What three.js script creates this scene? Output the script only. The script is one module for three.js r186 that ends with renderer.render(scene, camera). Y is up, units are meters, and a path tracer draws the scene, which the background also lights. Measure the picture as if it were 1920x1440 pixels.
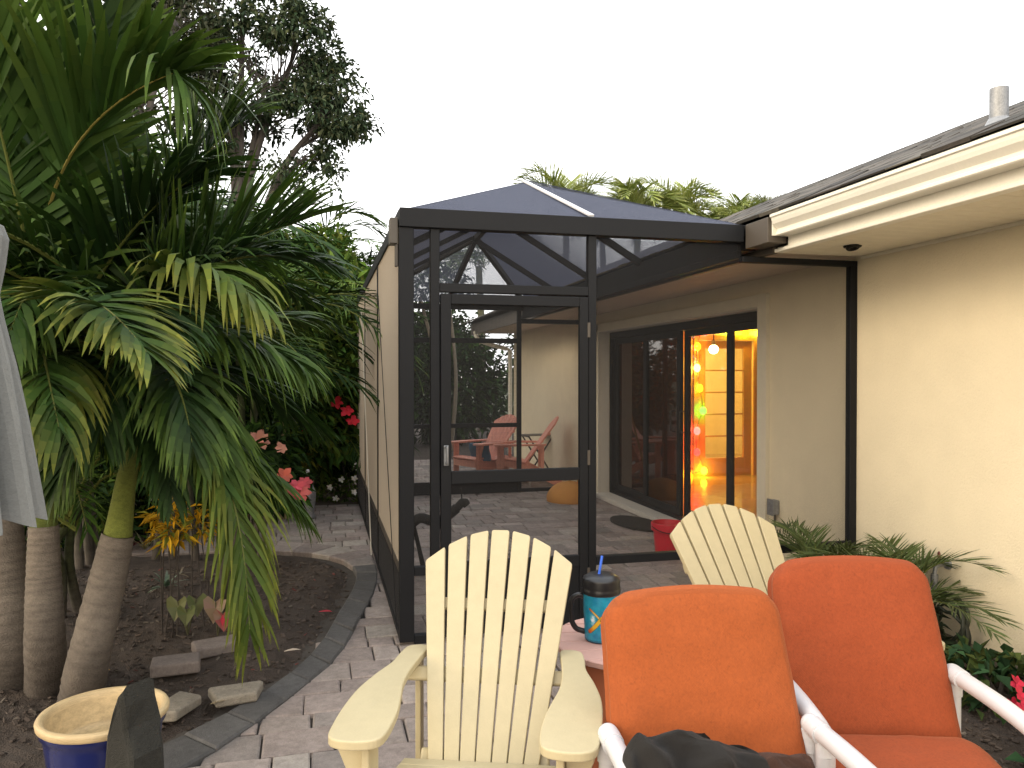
import * as THREE from 'three';
import { RoundedBoxGeometry } from 'three/addons/geometries/RoundedBoxGeometry.js';
import { mergeGeometries } from 'three/addons/utils/BufferGeometryUtils.js';
import { ImprovedNoise } from 'three/addons/math/ImprovedNoise.js';

// ---------------------------------------------------------------- camera, sky, sun, exposure
const F = 1450, YAW = 13.9 * Math.PI / 180, PITCH = 0.6 * Math.PI / 180, EYE = 1.565;
const scene = new THREE.Scene();
const camera = new THREE.PerspectiveCamera(2 * Math.atan(720 / F) * 180 / Math.PI, 4 / 3, 0.05, 2000);
camera.position.set(0, EYE, 0);
camera.rotation.order = 'YXZ';
camera.rotation.set(-PITCH, -YAW, 0);
scene.add(camera);

const renderer = new THREE.WebGLRenderer({ antialias: true });
renderer.toneMapping = THREE.LinearToneMapping;
renderer.toneMappingExposure = 2.32;
renderer.shadowMap.enabled = true;

const SUN = new THREE.Vector3(-0.90, 0.44, 0.16).normalize();
{
  const w = 512, h = 256, d = new Float32Array(w * h * 4), v = new THREE.Vector3();
  const west = new THREE.Vector3(-0.84, 0, 0.54);
  for (let j = 0; j < h; j++) for (let i = 0; i < w; i++) {
    const el = ((j + 0.5) / h - 0.5) * Math.PI, az = ((i + 0.5) / w - 0.5) * 2 * Math.PI;
    v.set(Math.cos(el) * Math.cos(az), Math.sin(el), Math.cos(el) * Math.sin(az));
    const up = Math.max(0, v.y), low = 1 - up;
    const g = Math.pow(Math.max(0, v.dot(west) * 0.5 + 0.5), 2) * low;      // the glow of a sun just gone down
    const L = 1.02 + 0.14 * low;
    const k = (j * w + i) * 4;
    d[k] = L * (1 - 0.10 * up + 0.72 * g); d[k + 1] = L * (1 - 0.05 * up + 0.37 * g); d[k + 2] = L * (1 + 0.0 * up - 0.08 * g); d[k + 3] = 1;
  }
  const t = new THREE.DataTexture(d, w, h, THREE.RGBAFormat, THREE.FloatType);
  t.mapping = THREE.EquirectangularReflectionMapping; t.magFilter = THREE.LinearFilter; t.minFilter = THREE.LinearFilter; t.needsUpdate = true;
  scene.background = t; scene.environment = t;
}
const sun = new THREE.DirectionalLight(new THREE.Color(1, 0.82, 0.58), 0.5);
sun.position.copy(SUN).multiplyScalar(30); sun.castShadow = true; sun.shadow.radius = 40;
Object.assign(sun.shadow.camera, { left: -16, right: 16, top: 16, bottom: -16, near: 1, far: 80 });
scene.add(sun, sun.target);

// ---------------------------------------------------------------- helpers
let seed = 7;
function rnd() { seed |= 0; seed = seed + 0x6D2B79F5 | 0; let t = Math.imul(seed ^ seed >>> 15, 1 | seed); t = t + Math.imul(t ^ t >>> 7, 61 | t) ^ t; return ((t ^ t >>> 14) >>> 0) / 4294967296; }
const rr = (a, b) => a + (b - a) * rnd();
const V = (x, y, z) => new THREE.Vector3(x, y, z);
const C = (r, g, b) => new THREE.Color().setRGB(r, g, b);
const noise = new ImprovedNoise();
const UP = V(0, 1, 0);
// survey of the photograph: a measured pixel as a sight line from the camera's tripod point
function ray(px, py) {
  return V((px - 960) / F, (720 - py) / F, -1).applyAxisAngle(V(1, 0, 0), -PITCH).applyAxisAngle(UP, -YAW);
}
function G(px, py, y = 0) { const d = ray(px, py), t = (y - EYE) / d.y; return V(d.x * t, y, d.z * t); }
function D(px, py, t) { const d = ray(px, py); return V(d.x * t, EYE + d.y * t, d.z * t); }
function P(xc, t, y = 0) { return V(t * Math.sin(YAW) + xc * Math.cos(YAW), y, -t * Math.cos(YAW) + xc * Math.sin(YAW)); }

const used = {};
function numbered(n) { const k = used[n] = (used[n] ?? -1) + 1; return k ? `${n}_${String(k).padStart(3, '0')}` : n; }
function tag(o, label, category, group, kind) {
  o.userData = {}; if (label) o.userData.label = label; if (category) o.userData.category = category;
  if (group) o.userData.group = group; if (kind) o.userData.kind = kind; return o;
}
function thing(name, label, category, pos = V(0, 0, 0), turn = 0, group) {
  const o = new THREE.Group(); o.name = numbered(name); o.position.copy(pos); o.rotation.y = turn; scene.add(o);
  return tag(o, label, category, group);
}
function clean(g) { g = g.index ? g.toNonIndexed() : g; for (const a of Object.keys(g.attributes)) if (!['position', 'normal', 'uv', 'color'].includes(a)) g.deleteAttribute(a); return g; }
function uvm(g) {                                        // uv in metres from the dominant axis of each face
  g = clean(g); const p = g.attributes.position, n = g.attributes.normal, uv = new Float32Array(p.count * 2);
  for (let i = 0; i < p.count; i++) {
    const ax = Math.abs(n.getX(i)), ay = Math.abs(n.getY(i)), az = Math.abs(n.getZ(i));
    if (ay >= ax && ay >= az) { uv[2 * i] = p.getX(i); uv[2 * i + 1] = p.getZ(i); }
    else if (ax >= az) { uv[2 * i] = p.getZ(i); uv[2 * i + 1] = p.getY(i); }
    else { uv[2 * i] = p.getX(i); uv[2 * i + 1] = p.getY(i); }
  }
  g.setAttribute('uv', new THREE.BufferAttribute(uv, 2)); return g;
}
function mesh(name, geos, mat, parent, cast = true) {
  geos = Array.isArray(geos) ? geos : [geos];
  const g = geos.length > 1 ? mergeGeometries(geos.map(clean)) : geos[0];
  if (!g) throw new Error('merge failed: ' + name);
  const m = new THREE.Mesh(g, mat); m.name = parent && parent !== scene ? name : numbered(name);
  m.castShadow = cast; m.receiveShadow = true; (parent || scene).add(m); return m;
}
function box(x0, x1, y0, y1, z0, z1) {
  const g = new THREE.BoxGeometry(Math.abs(x1 - x0), Math.abs(y1 - y0), Math.abs(z1 - z0));
  g.translate((x0 + x1) / 2, (y0 + y1) / 2, (z0 + z1) / 2); return uvm(g);
}
function rbox(w, h, d, r = 0.005, x = 0, y = 0, z = 0, s = 2) { const g = new RoundedBoxGeometry(w, h, d, s, Math.min(r, w / 2.1, h / 2.1, d / 2.1)); g.translate(x, y, z); return uvm(g); }
function rb(x0, x1, y0, y1, z0, z1, r = 0.004) { return rbox(Math.abs(x1 - x0), Math.abs(y1 - y0), Math.abs(z1 - z0), r, (x0 + x1) / 2, (y0 + y1) / 2, (z0 + z1) / 2, 1); }
function tube(pts, r, seg = 24, rad = 10, closed = false) { return clean(new THREE.TubeGeometry(new THREE.CatmullRomCurve3(pts, closed, 'catmullrom', 0.4), seg, r, rad, closed)); }
function bar(a, b, w, h = w, upv = UP) {                 // rectangular bar between two points
  const L = a.distanceTo(b), g = new THREE.BoxGeometry(w, h, L), m = new THREE.Matrix4(), z = b.clone().sub(a).normalize();
  const x = upv.clone().cross(z).normalize(), y = z.clone().cross(x);
  m.makeBasis(x, y, z); m.setPosition(a.clone().add(b).multiplyScalar(0.5)); const u = uvm(g); u.applyMatrix4(m); return u;
}
function rod(a, b, r, r2 = r, n = 10) {
  const L = a.distanceTo(b), g = new THREE.CylinderGeometry(r2, r, L, n), q = new THREE.Quaternion().setFromUnitVectors(UP, b.clone().sub(a).normalize());
  g.applyQuaternion(q); g.translate((a.x + b.x) / 2, (a.y + b.y) / 2, (a.z + b.z) / 2); return clean(g);
}
function extr(pts, depth, bevel = 0.003, seg = 1) {
  const g = new THREE.ExtrudeGeometry(new THREE.Shape(pts.map((p) => new THREE.Vector2(p[0], p[1]))), { depth: depth - 2 * bevel, bevelEnabled: bevel > 0, bevelThickness: bevel, bevelSize: bevel, bevelOffset: -bevel, bevelSegments: seg, curveSegments: 8 });
  g.translate(0, 0, bevel); return clean(g);
}
function tint(g, c) { const n = g.attributes.position.count, a = new Float32Array(n * 3); for (let i = 0; i < n; i++) { a[3 * i] = c.r; a[3 * i + 1] = c.g; a[3 * i + 2] = c.b; } g.setAttribute('color', new THREE.BufferAttribute(a, 3)); return g; }
function shift(g, x, y, z) { g.translate(x, y, z); return g; }

// ---------------------------------------------------------------- materials
function noiseTex(size, fn, srgb = false) {
  const d = new Uint8Array(size * size * 4);
  for (let j = 0; j < size; j++) for (let i = 0; i < size; i++) { const c = fn(i / size, j / size); for (let k = 0; k < 3; k++) d[(j * size + i) * 4 + k] = Math.max(0, Math.min(255, 255 * (Array.isArray(c) ? c[k] : c))); d[(j * size + i) * 4 + 3] = 255; }
  const t = new THREE.DataTexture(d, size, size); t.wrapS = t.wrapT = THREE.RepeatWrapping; t.magFilter = THREE.LinearFilter; t.minFilter = THREE.LinearMipmapLinearFilter; t.generateMipmaps = true;
  if (srgb) t.colorSpace = THREE.SRGBColorSpace; t.needsUpdate = true; return t;
}
const lat = Array.from({ length: 4096 }, () => rnd() * 2 - 1);
function tn(u, v, f, s = 0) {                             // tileable value noise, -1..1, f cells a side
  f = Math.round(f); const x = u * f, y = v * f, i = Math.floor(x), j = Math.floor(y), sm = (t) => t * t * (3 - 2 * t), a = sm(x - i), b = sm(y - j);
  const h = (p, q) => lat[(((p % f) + f) % f * 157 + ((q % f) + f) % f * 311 + s * 97) & 4095];
  return (h(i, j) * (1 - a) + h(i + 1, j) * a) * (1 - b) + (h(i, j + 1) * (1 - a) + h(i + 1, j + 1) * a) * b;
}
const rep = (t, x, y = x) => { const c = t.clone(); c.repeat.set(x, y); c.needsUpdate = true; return c; };
const Tfine = noiseTex(256, (u, v) => 0.5 + 0.2 * tn(u, v, 64) + 0.14 * tn(u, v, 128, 3) + 0.16 * (rnd() - 0.5));
const Tmott = noiseTex(256, (u, v) => { const n = 0.965 + 0.012 * tn(u, v, 5) + 0.010 * tn(u, v, 13, 4) + 0.008 * tn(u, v, 40, 9) + 0.02 * (rnd() - 0.5); return [n, n * 0.998, n * 0.992]; }, true);
const Tstone = noiseTex(256, (u, v) => { const n = 0.90 + 0.045 * tn(u, v, 7) + 0.05 * tn(u, v, 19, 4) + 0.04 * tn(u, v, 60, 2) + 0.09 * (rnd() - 0.5); return [n, n * 0.99, n * 0.98]; }, true);
const Tstreak = noiseTex(256, (u, v) => 0.965 + 0.012 * tn(u, v, 9) + 0.012 * tn(u, v, 30, 5) + 0.02 * (rnd() - 0.5), true);
const Tweave = noiseTex(256, (u, v) => 0.5 + 0.22 * Math.sin(u * Math.PI * 128) * Math.sin(v * Math.PI * 128) + 0.3 * (rnd() - 0.5));
const Theather = noiseTex(256, (u, v) => { const n = 0.95 + 0.012 * tn(u, v, 5) + 0.018 * tn(u, v, 90, 7) + 0.07 * (rnd() - 0.5) - (rnd() > 0.95 ? 0.06 : 0); return [n, n * 0.985, n * 0.96]; }, true);
const Tstain = noiseTex(512, (u, v) => { const n = 0.965 + 0.018 * tn(u, v, 4) + 0.014 * tn(u * 6 % 1, v, 5, 3) * (0.5 + 0.5 * tn(u, v, 3, 8)) + 0.01 * tn(u, v, 24, 5) + 0.016 * (rnd() - 0.5); return [n, n * 0.997, n * 0.988]; }, true);
const Tgroove = noiseTex(256, (u) => { const f = (u * 4) % 1; return f < 0.1 ? 0.2 : 0.8; });
const S = (o) => new THREE.MeshStandardMaterial({ side: THREE.DoubleSide, ...o });
const M = {
  stucco: S({ color: C(0.84, 0.745, 0.56), roughness: 0.92, map: rep(Tstain, 0.37), bumpMap: rep(Tfine, 1.9), bumpScale: 0.0028 }),
  trim: S({ color: C(0.80, 0.74, 0.60), roughness: 0.9, map: rep(Tmott, 0.8), bumpMap: rep(Tfine, 2.2), bumpScale: 0.003 }),
  reveal: S({ color: C(0.66, 0.63, 0.58), roughness: 0.9, map: rep(Tmott, 0.8), bumpMap: rep(Tfine, 2.2), bumpScale: 0.003 }),
  ledge: S({ color: C(0.16, 0.14, 0.11), roughness: 0.95, map: rep(Tstone, 1) }),
  white: S({ color: C(0.9, 0.87, 0.78), roughness: 0.38, map: rep(Tmott, 0.5) }),
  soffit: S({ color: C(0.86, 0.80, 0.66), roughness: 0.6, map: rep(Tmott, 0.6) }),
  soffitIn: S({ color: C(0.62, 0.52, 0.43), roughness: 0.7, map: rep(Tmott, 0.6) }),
  bronze: new THREE.MeshPhysicalMaterial({ side: THREE.DoubleSide, specularIntensity: 0.45, color: C(0.0115, 0.0125, 0.0155), roughness: 0.6, map: rep(Tmott, 0.7), bumpMap: rep(Tfine, 3), bumpScale: 0.0004 }),
  bronzePale: S({ color: C(0.085, 0.072, 0.06), roughness: 0.5, map: rep(Tmott, 0.7) }),  // a paler, browner bronze
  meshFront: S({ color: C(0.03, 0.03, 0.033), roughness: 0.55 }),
  meshSideLit: S({ color: C(0.48, 0.41, 0.325), roughness: 0.6 }),  // charcoal screen with the warm light on the left wall put into its colour
  meshRoofLit: S({ color: C(0.070, 0.083, 0.138), roughness: 0.6 }),  // charcoal screen with the blue of the sky put into its colour
  alu: S({ color: C(0.72, 0.72, 0.74), roughness: 0.35, metalness: 0.2 }),
  galv: S({ color: C(0.36, 0.38, 0.41), roughness: 0.5, metalness: 0.5, map: rep(Tstone, 3) }),
  cable: S({ color: C(0.75, 0.73, 0.66), roughness: 0.4 }),
  shingle: S({ color: 0xffffff, vertexColors: true, roughness: 0.95, map: rep(Tstone, 2.5), bumpMap: rep(Tfine, 6), bumpScale: 0.002 }),
  roofdeck: S({ color: C(0.05, 0.045, 0.04), roughness: 1 }),
  paver: S({ color: 0xffffff, vertexColors: true, roughness: 0.9, map: rep(Tstone, 2.3), bumpMap: rep(Tfine, 4), bumpScale: 0.0025 }),
  sand: S({ color: C(0.085, 0.075, 0.066), roughness: 1, map: rep(Tstone, 1.2) }),
  soil: S({ color: C(0.075, 0.058, 0.048), roughness: 1, map: rep(Tstone, 1.7), bumpMap: rep(Tfine, 3), bumpScale: 0.012 }),
  chips: S({ color: 0xffffff, vertexColors: true, roughness: 1 }),
  grass: S({ color: C(0.045, 0.06, 0.025), roughness: 1, map: rep(Tstone, 0.5) }),
  leaf: new THREE.MeshPhysicalMaterial({ color: 0xffffff, vertexColors: true, side: THREE.DoubleSide, roughness: 0.6, transmission: 0.28, thickness: 0, specularIntensity: 0.3 }),
  leafFar: new THREE.MeshPhysicalMaterial({ color: 0xffffff, vertexColors: true, side: THREE.DoubleSide, roughness: 0.8, specularIntensity: 0.3 }),
  petal: S({ color: 0xffffff, vertexColors: true, roughness: 0.7 }),
  bark: S({ color: 0xffffff, vertexColors: true, roughness: 0.95, map: rep(Tstone, 3), bumpMap: rep(Tfine, 3), bumpScale: 0.004 }),
  cream: S({ color: C(0.50, 0.43, 0.265), roughness: 0.45, map: rep(Tstreak, 1.6, 1.6), bumpMap: rep(Tfine, 2), bumpScale: 0.0006 }),
  salmon: S({ color: C(0.85, 0.36, 0.26), roughness: 0.55, map: rep(Tstreak, 1.6, 1.6) }),
  tableTop: S({ color: C(0.60, 0.36, 0.31), roughness: 0.6, map: rep(Tstreak, 1.6, 1.6) }),
  tableLeg: S({ color: C(0.42, 0.13, 0.06), roughness: 0.65, map: rep(Tstreak, 1.6, 1.6) }),
  orange: new THREE.MeshPhysicalMaterial({ color: C(0.345, 0.080, 0.016), roughness: 0.95, sheen: 0.4, sheenRoughness: 0.5, sheenColor: C(0.8, 0.42, 0.2), map: rep(Theather, 1), bumpMap: rep(Tweave, 2), bumpScale: 0.0012, side: THREE.DoubleSide }),
  pvc: S({ color: C(0.62, 0.635, 0.68), roughness: 0.3, map: rep(Tmott, 1) }),
  blackCloth: new THREE.MeshPhysicalMaterial({ color: C(0.012, 0.011, 0.011), roughness: 1, sheen: 0.4, sheenRoughness: 0.7, sheenColor: C(0.1, 0.09, 0.08), map: rep(Theather, 3), bumpMap: rep(Tweave, 6), bumpScale: 0.002, side: THREE.DoubleSide }),
  brownCloth: S({ color: C(0.06, 0.028, 0.02), roughness: 1, map: rep(Theather, 3), bumpMap: rep(Tweave, 6), bumpScale: 0.002 }),
  canvas: S({ color: C(0.185, 0.20, 0.21), roughness: 0.95, map: rep(Theather, 2), bumpMap: rep(Tweave, 4), bumpScale: 0.001 }),
  black: S({ color: C(0.012, 0.012, 0.014), roughness: 0.35 }),
  blackMatte: S({ color: C(0.015, 0.014, 0.013), roughness: 0.9, map: rep(Tstone, 5) }),
  blueGlaze: S({ color: C(0.012, 0.018, 0.10), roughness: 0.22, map: rep(Tmott, 2) }),
  potCream: S({ color: C(0.62, 0.48, 0.27), roughness: 0.6, map: rep(Tstone, 3) }),
  rock: S({ color: C(0.022, 0.022, 0.018), roughness: 0.95, map: rep(Tstone, 4), bumpMap: rep(Tfine, 5), bumpScale: 0.006 }),
  paleRock: S({ color: C(0.34, 0.31, 0.26), roughness: 0.95, map: rep(Tstone, 4), bumpMap: rep(Tfine, 5), bumpScale: 0.006 }),
  red: S({ color: C(0.55, 0.012, 0.03), roughness: 0.35 }),
  tan: S({ color: C(0.55, 0.26, 0.06), roughness: 0.8, map: rep(Theather, 2) }),
  mat: S({ color: C(0.035, 0.031, 0.028), roughness: 1, map: rep(Tstone, 5), bumpMap: rep(Tweave, 8), bumpScale: 0.003 }),
  wood: S({ color: C(0.42, 0.24, 0.08), roughness: 0.6 }),
  blueCloth: S({ color: C(0.06, 0.16, 0.30), roughness: 0.9, map: rep(Theather, 3) }),
  straw: S({ color: C(0.05, 0.16, 0.75), roughness: 0.3 }),
  brass: S({ color: C(0.45, 0.36, 0.22), roughness: 0.4, metalness: 0.8 }),
  redMetal: S({ color: C(0.16, 0.05, 0.04), roughness: 0.5, metalness: 0.3 }),
  hose: S({ color: C(0.02, 0.026, 0.018), roughness: 0.5 }),
  glass: new THREE.MeshPhysicalMaterial({ color: 0xffffff, roughness: 0.02, transmission: 1, thickness: 0, ior: 1.5, side: THREE.DoubleSide }),
  glassTint: new THREE.MeshPhysicalMaterial({ color: C(0.16, 0.135, 0.12), roughness: 0.03, transmission: 1, thickness: 0, ior: 1.5, side: THREE.DoubleSide }),
  roomWall: S({ color: C(0.74, 0.60, 0.30), roughness: 0.85, map: rep(Tmott, 0.7) }),
  roomWood: S({ color: C(0.42, 0.21, 0.05), roughness: 0.5, map: rep(Tstreak, 1, 4) }),
  roomFloor: S({ color: C(0.42, 0.28, 0.13), roughness: 0.12, map: rep(Tmott, 0.8) }),
  roomCeil: S({ color: C(0.75, 0.7, 0.6), roughness: 0.9 }),
  doorPaint: S({ color: C(0.72, 0.52, 0.2), roughness: 0.45 }),
  orangeReflection: S({ color: C(0.65, 0.18, 0.05), roughness: 0.7 }),
};
// ---------------------------------------------------------------- the ground
const X0 = 0.44, ZF = -4.48, ZB = -10.1, XW = 3.5, XE = 2.80, EAVE = 2.5;      // screen room and house lines
{
  const g = new THREE.PlaneGeometry(600, 600, 1, 1); g.rotateX(-Math.PI / 2); g.translate(0, -0.09, -80);
  tag(mesh('ground', uvm(g), M.grass), 'dark green ground reaching away behind the garden', 'ground', null, 'structure');
}
// curved edging of the planting bed, surveyed along its inner and outer edge
const inPts = [[150, 1475], [235, 1432], [307, 1399], [375, 1365], [442, 1331], [525, 1279], [592, 1219], [637, 1147], [664, 1099], [666, 1072], [645, 1054], [600, 1042], [525, 1036], [440, 1036], [330, 1040], [180, 1046]].map(([x, y]) => G(x, y));
const outPts = [[215, 1510], [305, 1465], [375, 1428], [430, 1392], [492, 1350], [562, 1294], [630, 1237], [675, 1162], [705, 1102], [707, 1070], [694, 1047], [655, 1030], [540, 1019], [440, 1018], [330, 1021], [180, 1026]].map(([x, y]) => G(x, y));
const inC = new THREE.CatmullRomCurve3(inPts), outC = new THREE.CatmullRomCurve3(outPts);
const inS = inC.getPoints(160), outS = outC.getPoints(160), midS = inS.map((p, i) => p.clone().add(outS[i]).multiplyScalar(0.5));
const bedPoly = [...midS.map((p) => [p.x, p.z]), [-9, midS[160].z], [-9, midS[0].z + 0.1]];
function inPoly(x, z, poly) { let c = false; for (let i = 0, j = poly.length - 1; i < poly.length; j = i++) { const [xi, zi] = poly[i], [xj, zj] = poly[j]; if ((zi > z) !== (zj > z) && x < (xj - xi) * (z - zi) / (zj - zi) + xi) c = !c; } return c; }

function paverGeo(poly, top, depth, ch, col) {            // chamfered stone from a convex outline (x, z), counter-clockwise seen from above or not
  const n = poly.length, cx = poly.reduce((a, p) => a + p[0], 0) / n, cz = poly.reduce((a, p) => a + p[1], 0) / n;
  const ins = poly.map(([x, z]) => { const L = Math.hypot(x - cx, z - cz), k = (L - ch * 1.35) / L; return [cx + (x - cx) * k, cz + (z - cz) * k]; });
  const pos = [], uv = [], q = (a, b, c, d) => { pos.push(...a, ...b, ...c, ...a, ...c, ...d); };
  const o = [rr(0, 9), rr(0, 9)], tl = [rr(-1, 1) * 0.004, rr(-1, 1) * 0.004];
  const ty = (x, z) => top + (x - cx) * tl[0] * 4 + (z - cz) * tl[1] * 4;
  for (let i = 1; i < n - 1; i++) pos.push(ins[0][0], ty(...ins[0]), ins[0][1], ins[i + 1][0], ty(...ins[i + 1]), ins[i + 1][1], ins[i][0], ty(...ins[i]), ins[i][1]);
  for (let i = 0; i < n; i++) {
    const j = (i + 1) % n, a = [poly[i][0], top - ch * 0.8, poly[i][1]], b = [poly[j][0], top - ch * 0.8, poly[j][1]];
    q(a, [ins[i][0], ty(...ins[i]), ins[i][1]], [ins[j][0], ty(...ins[j]), ins[j][1]], b);
    q([a[0], top - depth, a[2]], a, b, [b[0], top - depth, b[2]]);
  }
  for (let i = 0; i < pos.length; i += 3) uv.push(pos[i] + o[0], pos[i + 2] + o[1] + pos[i + 1]);
  const g = new THREE.BufferGeometry(); g.setAttribute('position', new THREE.Float32BufferAttribute(pos, 3)); g.setAttribute('uv', new THREE.Float32BufferAttribute(uv, 2));
  g.computeVertexNormals(); return tint(g, col);
}
const paveCol = () => { const k = rr(0.92, 1.3), m = rnd(); const b = m < 0.4 ? [0.325, 0.278, 0.262] : m < 0.7 ? [0.365, 0.318, 0.297] : m < 0.88 ? [0.27, 0.242, 0.23] : [0.41, 0.375, 0.345]; return C(b[0] * k, b[1] * k, b[2] * k); };
{
  const base = new THREE.PlaneGeometry(9, 18); base.rotateX(-Math.PI / 2); base.translate(0.2, -0.028, -5.6);
  const patio = thing('paver_patio', 'grey pink concrete pavers laid in rows under the chairs and through the screen room', 'paving'); patio.userData.kind = 'structure';
  mesh('joint_sand', uvm(base), M.sand, patio);
  const list = []; let z = 1.4, k = 0;
  while (z > -14.4) {
    const d = [0.152, 0.228, 0.152, 0.228, 0.228][k++ % 5]; let x = -3.6 + rr(-0.2, 0);
    while (x < 3.46) {
      const w = [0.152, 0.228, 0.228, 0.305][Math.floor(rnd() * 4)], x1 = Math.min(x + w, 3.46), cx = (x + x1) / 2, cz = z - d / 2;
      const inBed = inPoly(cx, cz, bedPoly), rightBed = cx > 2.62 && cz > ZF + 0.1, beyond = cx < X0 && cz < -9.6, left = cx < -2.9 && cz > -2.2;
      const j = 0.003 + rr(0, 0.002), w2 = () => rr(-0.0035, 0.0035);
      if (!inBed && !rightBed && !beyond && !left && x1 - x > 0.06) {
        const poly = [[x + j + w2(), z - j + w2()], [x1 - j + w2(), z - j + w2()], [x1 - j + w2(), z - d + j + w2()], [x + j + w2(), z - d + j + w2()]];
        list.push({ g: paverGeo(poly, rr(-0.004, 0.003), 0.05, 0.008, paveCol()), s: -Math.hypot(cx, cz) - (cz > -1.2 ? 20 : 0) - (cx > 2.2 && cz > -4 ? 8 : 0) });
      }
      x = x1;
    }
    z -= d;
  }
  list.sort((a, b) => b.s - a.s);
  list.slice(0, 300).forEach((e) => mesh('paver', e.g, M.paver, patio));
  const rest = mesh('distant_pavers', list.slice(300).map((e) => e.g), M.paver, patio); rest.userData.kind = 'stuff';
}
{
  const bed = thing('bed_edging', 'curved row of charcoal edging stones around the planting bed', 'edging'); bed.userData.kind = 'structure';
  let acc = 0, start = 0;
  for (let i = 1; i < 161; i++) {
    acc += midS[i].distanceTo(midS[i - 1]);
    if (acc > 0.225 || i === 160) {
      const a = inS[start], b = outS[start], c = outS[i], d = inS[i], far = start > 96;
      const k = rr(0.85, 1.15) * (far ? 1 : 1);
      const col = far ? paveCol() : C(0.115 * k, 0.115 * k, 0.118 * k);
      const cx = (a.x + b.x + c.x + d.x) / 4, cz = (a.z + b.z + c.z + d.z) / 4, sh = (p) => [cx + (p.x - cx) * 0.985, cz + (p.z - cz) * 0.985];
      mesh('edging_stone', paverGeo([sh(a), sh(b), sh(c), sh(d)], 0.016 + rr(-0.003, 0.003), 0.07, 0.01, col), M.paver, bed);
      acc = 0; start = i;
    }
  }
}
function soilH(x, z) { return 0.012 + 0.03 * noise.noise(x * 1.3, 2.2, z * 1.3) + 0.018 * noise.noise(x * 5, 7, z * 5) + 0.010 * noise.noise(x * 14, 9, z * 14); }
const mulchCol = () => { const k = rr(0.6, 1.4), m = rnd(); return m < 0.86 ? C(0.07 * k, 0.054 * k, 0.045 * k) : m < 0.98 ? C(0.10 * k, 0.085 * k, 0.07 * k) : C(0.12 * k, 0.04 * k, 0.035 * k); };
function soilSheet(test, x0, x1, z0, z1, s, lift) {
  const pos = [];
  for (let x = x0; x < x1; x += s) for (let z = z0; z < z1; z += s) if (test(x + s / 2, z + s / 2)) {
    const c = (a, b) => [a, soilH(a, b) + lift(a, b), b];
    pos.push(...c(x, z), ...c(x, z + s), ...c(x + s, z + s), ...c(x, z), ...c(x + s, z + s), ...c(x + s, z));
  }
  const g = new THREE.BufferGeometry(); g.setAttribute('position', new THREE.Float32BufferAttribute(pos, 3)); g.computeVertexNormals(); g.setAttribute('uv', new THREE.Float32BufferAttribute(new Float32Array(pos.length / 3 * 2), 2)); return uvm(g);
}
function chips(name, label, n, spot) {
  const g = new THREE.BoxGeometry(0.03, 0.006, 0.011), pos = [];
  const all = [];
  for (let i = 0; i < n; i++) { const p = spot(); if (!p) continue; const c = g.clone(), s = rr(0.35, 1.2); c.scale(s, s, s * rr(0.6, 1.6)); c.rotateX(rr(-0.7, 0.7)); c.rotateZ(rr(-0.5, 0.5)); c.rotateY(rr(0, 6.3)); c.translate(p.x, soilH(p.x, p.z) + 0.006 + (p.l || 0), p.z); all.push(tint(clean(c), mulchCol())); }
  tag(mesh(name, all, M.chips), label, 'mulch', null, 'stuff');
}
const edgeD = (x, z) => { let m = 9; for (let i = 0; i < 161; i += 2) { const d = Math.hypot(midS[i].x - x, midS[i].z - z); if (d < m) m = d; } return m; };
const bedLift = (x, z) => -0.055 * (1 - THREE.MathUtils.smoothstep(edgeD(x, z), 0.10, 0.34)) + 0.10 * THREE.MathUtils.smoothstep(-1.1 - x, 0, 1.6) * THREE.MathUtils.smoothstep(-z, 3.0, 4.6);
{
  const bed = mesh('planting_bed', soilSheet((x, z) => inPoly(x, z, bedPoly), -9, 0.4, midS[160].z - 0.1, midS[0].z + 0.2, 0.05, bedLift), M.soil);
  tag(bed, 'dark mulch planting bed inside the curved stone edging', 'planting bed', null, 'structure');
  chips('mulch_chips', 'loose bark chips scattered over the curved planting bed', 7000, () => { const x = rr(-3.4, 0.3), z = rr(-6.7, -2.2); return inPoly(x + 0.1, z, bedPoly) ? { x, z, l: bedLift(x, z) } : null; });
  const bed2 = mesh('wall_bed', soilSheet((x, z) => x > 2.62 && x < 3.46 && z > ZF + 0.06, 2.6, 3.5, ZF, 1.2, 0.05, () => 0), M.soil);
  tag(bed2, 'narrow strip of dark soil along the foot of the cream house wall', 'planting bed', null, 'structure');
  chips('bark_chips', 'bark chips scattered over the soil strip along the house wall', 1500, () => ({ x: rr(2.64, 3.42), z: rr(-4.3, -1.5) }));
  const bed3 = mesh('back_soil', soilSheet((x, z) => true, -9, 5, -30, -9.6, 0.5, () => -0.03), M.soil);
  tag(bed3, 'dark earth under the trees behind the screen room', 'ground', null, 'structure');
}
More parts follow.
